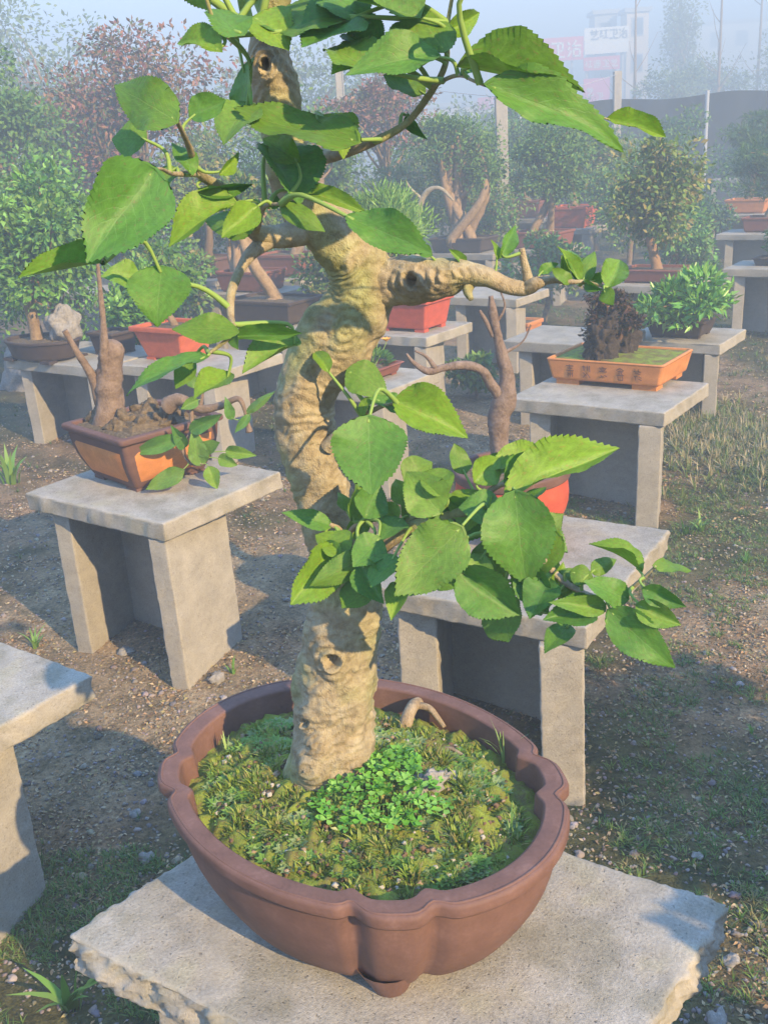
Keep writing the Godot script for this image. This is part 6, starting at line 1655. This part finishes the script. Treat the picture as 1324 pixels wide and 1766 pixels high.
const SIDE_LIMBS := [
[[-0.860, 0.694, -3.080, 0.0578], [-0.845, 0.785, -3.080, 0.0461], [-0.839, 0.859, -3.080, 0.0412], [-0.823, 0.923, -3.080, 0.0372], [-0.809, 0.964, -3.080, 0.0335], [-0.802, 0.985, -3.080, 0.0235], [-0.799, 0.993, -3.080, 0.0036]],
[[-0.871, 0.786, -3.080, 0.0221], [-0.882, 0.883, -3.070, 0.0146], [-0.908, 0.962, -3.050, 0.0108], [-0.933, 1.038, -3.040, 0.0089]],
[[-0.645, 0.790, -3.000, 0.0270], [-0.603, 0.811, -2.980, 0.0196], [-0.539, 0.786, -2.950, 0.0133], [-0.473, 0.796, -2.930, 0.0114], [-0.410, 0.820, -2.900, 0.0087], [-0.394, 0.762, -2.900, 0.0044], [-0.390, 0.716, -2.900, 0.0123]],
[[-0.566, 0.795, -2.960, 0.0071], [-0.568, 0.732, -2.920, 0.0053], [-0.599, 0.676, -2.900, 0.0044], [-0.579, 0.628, -2.900, 0.0036], [-0.543, 0.626, -2.900, 0.0027]],
[[-0.539, 0.786, -2.950, 0.0071], [-0.522, 0.848, -2.950, 0.0044], [-0.534, 0.878, -2.940, 0.0035]],
[[-0.839, 0.882, -3.060, 0.0163], [-0.828, 0.957, -3.050, 0.0135], [-0.818, 1.028, -3.050, 0.0107], [-0.811, 1.149, -3.060, 0.0079], [-0.805, 1.251, -3.060, 0.0052]],
]
const SIDE_LEAVES := [
[-0.602, 0.717, -2.880, 0.118, 0.045, -0.961, -0.219, 0.169, 0.115, 0.239, 0.964],
[-0.604, 0.614, -2.880, 0.100, 0.050, -0.915, -0.350, 0.200, 0.111, 0.257, 0.960],
[-0.550, 0.626, -2.900, 0.090, 0.053, -0.035, 0.974, 0.223, 0.223, -0.210, 0.952],
[-0.464, 0.661, -2.900, 0.072, 0.035, 0.951, -0.139, 0.278, -0.215, 0.351, 0.911],
[-0.564, 0.734, -2.900, 0.093, 0.039, 0.880, 0.424, 0.216, -0.264, 0.057, 0.963],
[-0.438, 0.761, -2.900, 0.056, 0.028, -0.094, 0.930, 0.357, 0.237, -0.327, 0.915],
[-0.392, 0.776, -2.900, 0.090, 0.024, 0.801, 0.556, 0.223, -0.260, -0.012, 0.965],
[-0.525, 0.616, -2.890, 0.057, 0.043, 0.308, -0.885, 0.348, 0.134, 0.403, 0.906],
[-0.592, 0.685, -2.900, 0.065, 0.035, -0.312, 0.899, 0.308, 0.384, -0.178, 0.906],
[-0.520, 0.854, -2.940, 0.060, 0.035, 0.761, 0.556, 0.334, -0.319, -0.127, 0.939],
[-0.529, 0.862, -2.940, 0.054, 0.032, -0.709, 0.598, 0.373, 0.461, -0.008, 0.888],
[-0.542, 0.816, -2.940, 0.045, 0.032, -0.838, -0.313, 0.448, 0.362, 0.296, 0.884],
[-0.491, 0.640, -2.900, 0.053, 0.036, 0.878, -0.296, 0.376, -0.222, 0.442, 0.869],
[-0.384, 0.768, -2.900, 0.055, 0.024, -0.673, -0.644, 0.365, 0.202, 0.314, 0.928],
[-0.556, 0.664, -2.900, 0.071, 0.042, 0.881, 0.380, 0.280, -0.335, 0.085, 0.938]
]
const BARE_LIMBS := [
[[0.320, 0.688, -2.500, 0.0309], [0.316, 0.753, -2.500, 0.0276], [0.317, 0.816, -2.500, 0.0273], [0.331, 0.862, -2.500, 0.0302], [0.341, 0.915, -2.500, 0.0195], [0.330, 0.976, -2.500, 0.0149], [0.317, 1.037, -2.500, 0.0125], [0.309, 1.089, -2.500, 0.0110], [0.305, 1.132, -2.500, 0.0058]],
[[0.331, 0.862, -2.500, 0.0196], [0.300, 0.905, -2.490, 0.0135], [0.276, 0.947, -2.480, 0.0126], [0.237, 0.967, -2.470, 0.0118], [0.183, 0.968, -2.460, 0.0110], [0.136, 0.963, -2.450, 0.0088], [0.104, 0.983, -2.450, 0.0058], [0.083, 1.011, -2.450, 0.0029]],
[[0.308, 1.030, -2.500, 0.0074], [0.291, 1.068, -2.500, 0.0059], [0.275, 1.098, -2.500, 0.0037]],
[[0.330, 0.984, -2.500, 0.0059], [0.381, 1.010, -2.500, 0.0030], [0.404, 1.053, -2.500, 0.0022]],
[[0.153, 0.971, -2.450, 0.0066], [0.133, 1.000, -2.450, 0.0044], [0.105, 1.017, -2.450, 0.0022]],
[[0.312, 1.059, -2.500, 0.0051], [0.339, 1.101, -2.500, 0.0029], [0.328, 1.145, -2.500, 0.0022]],
]
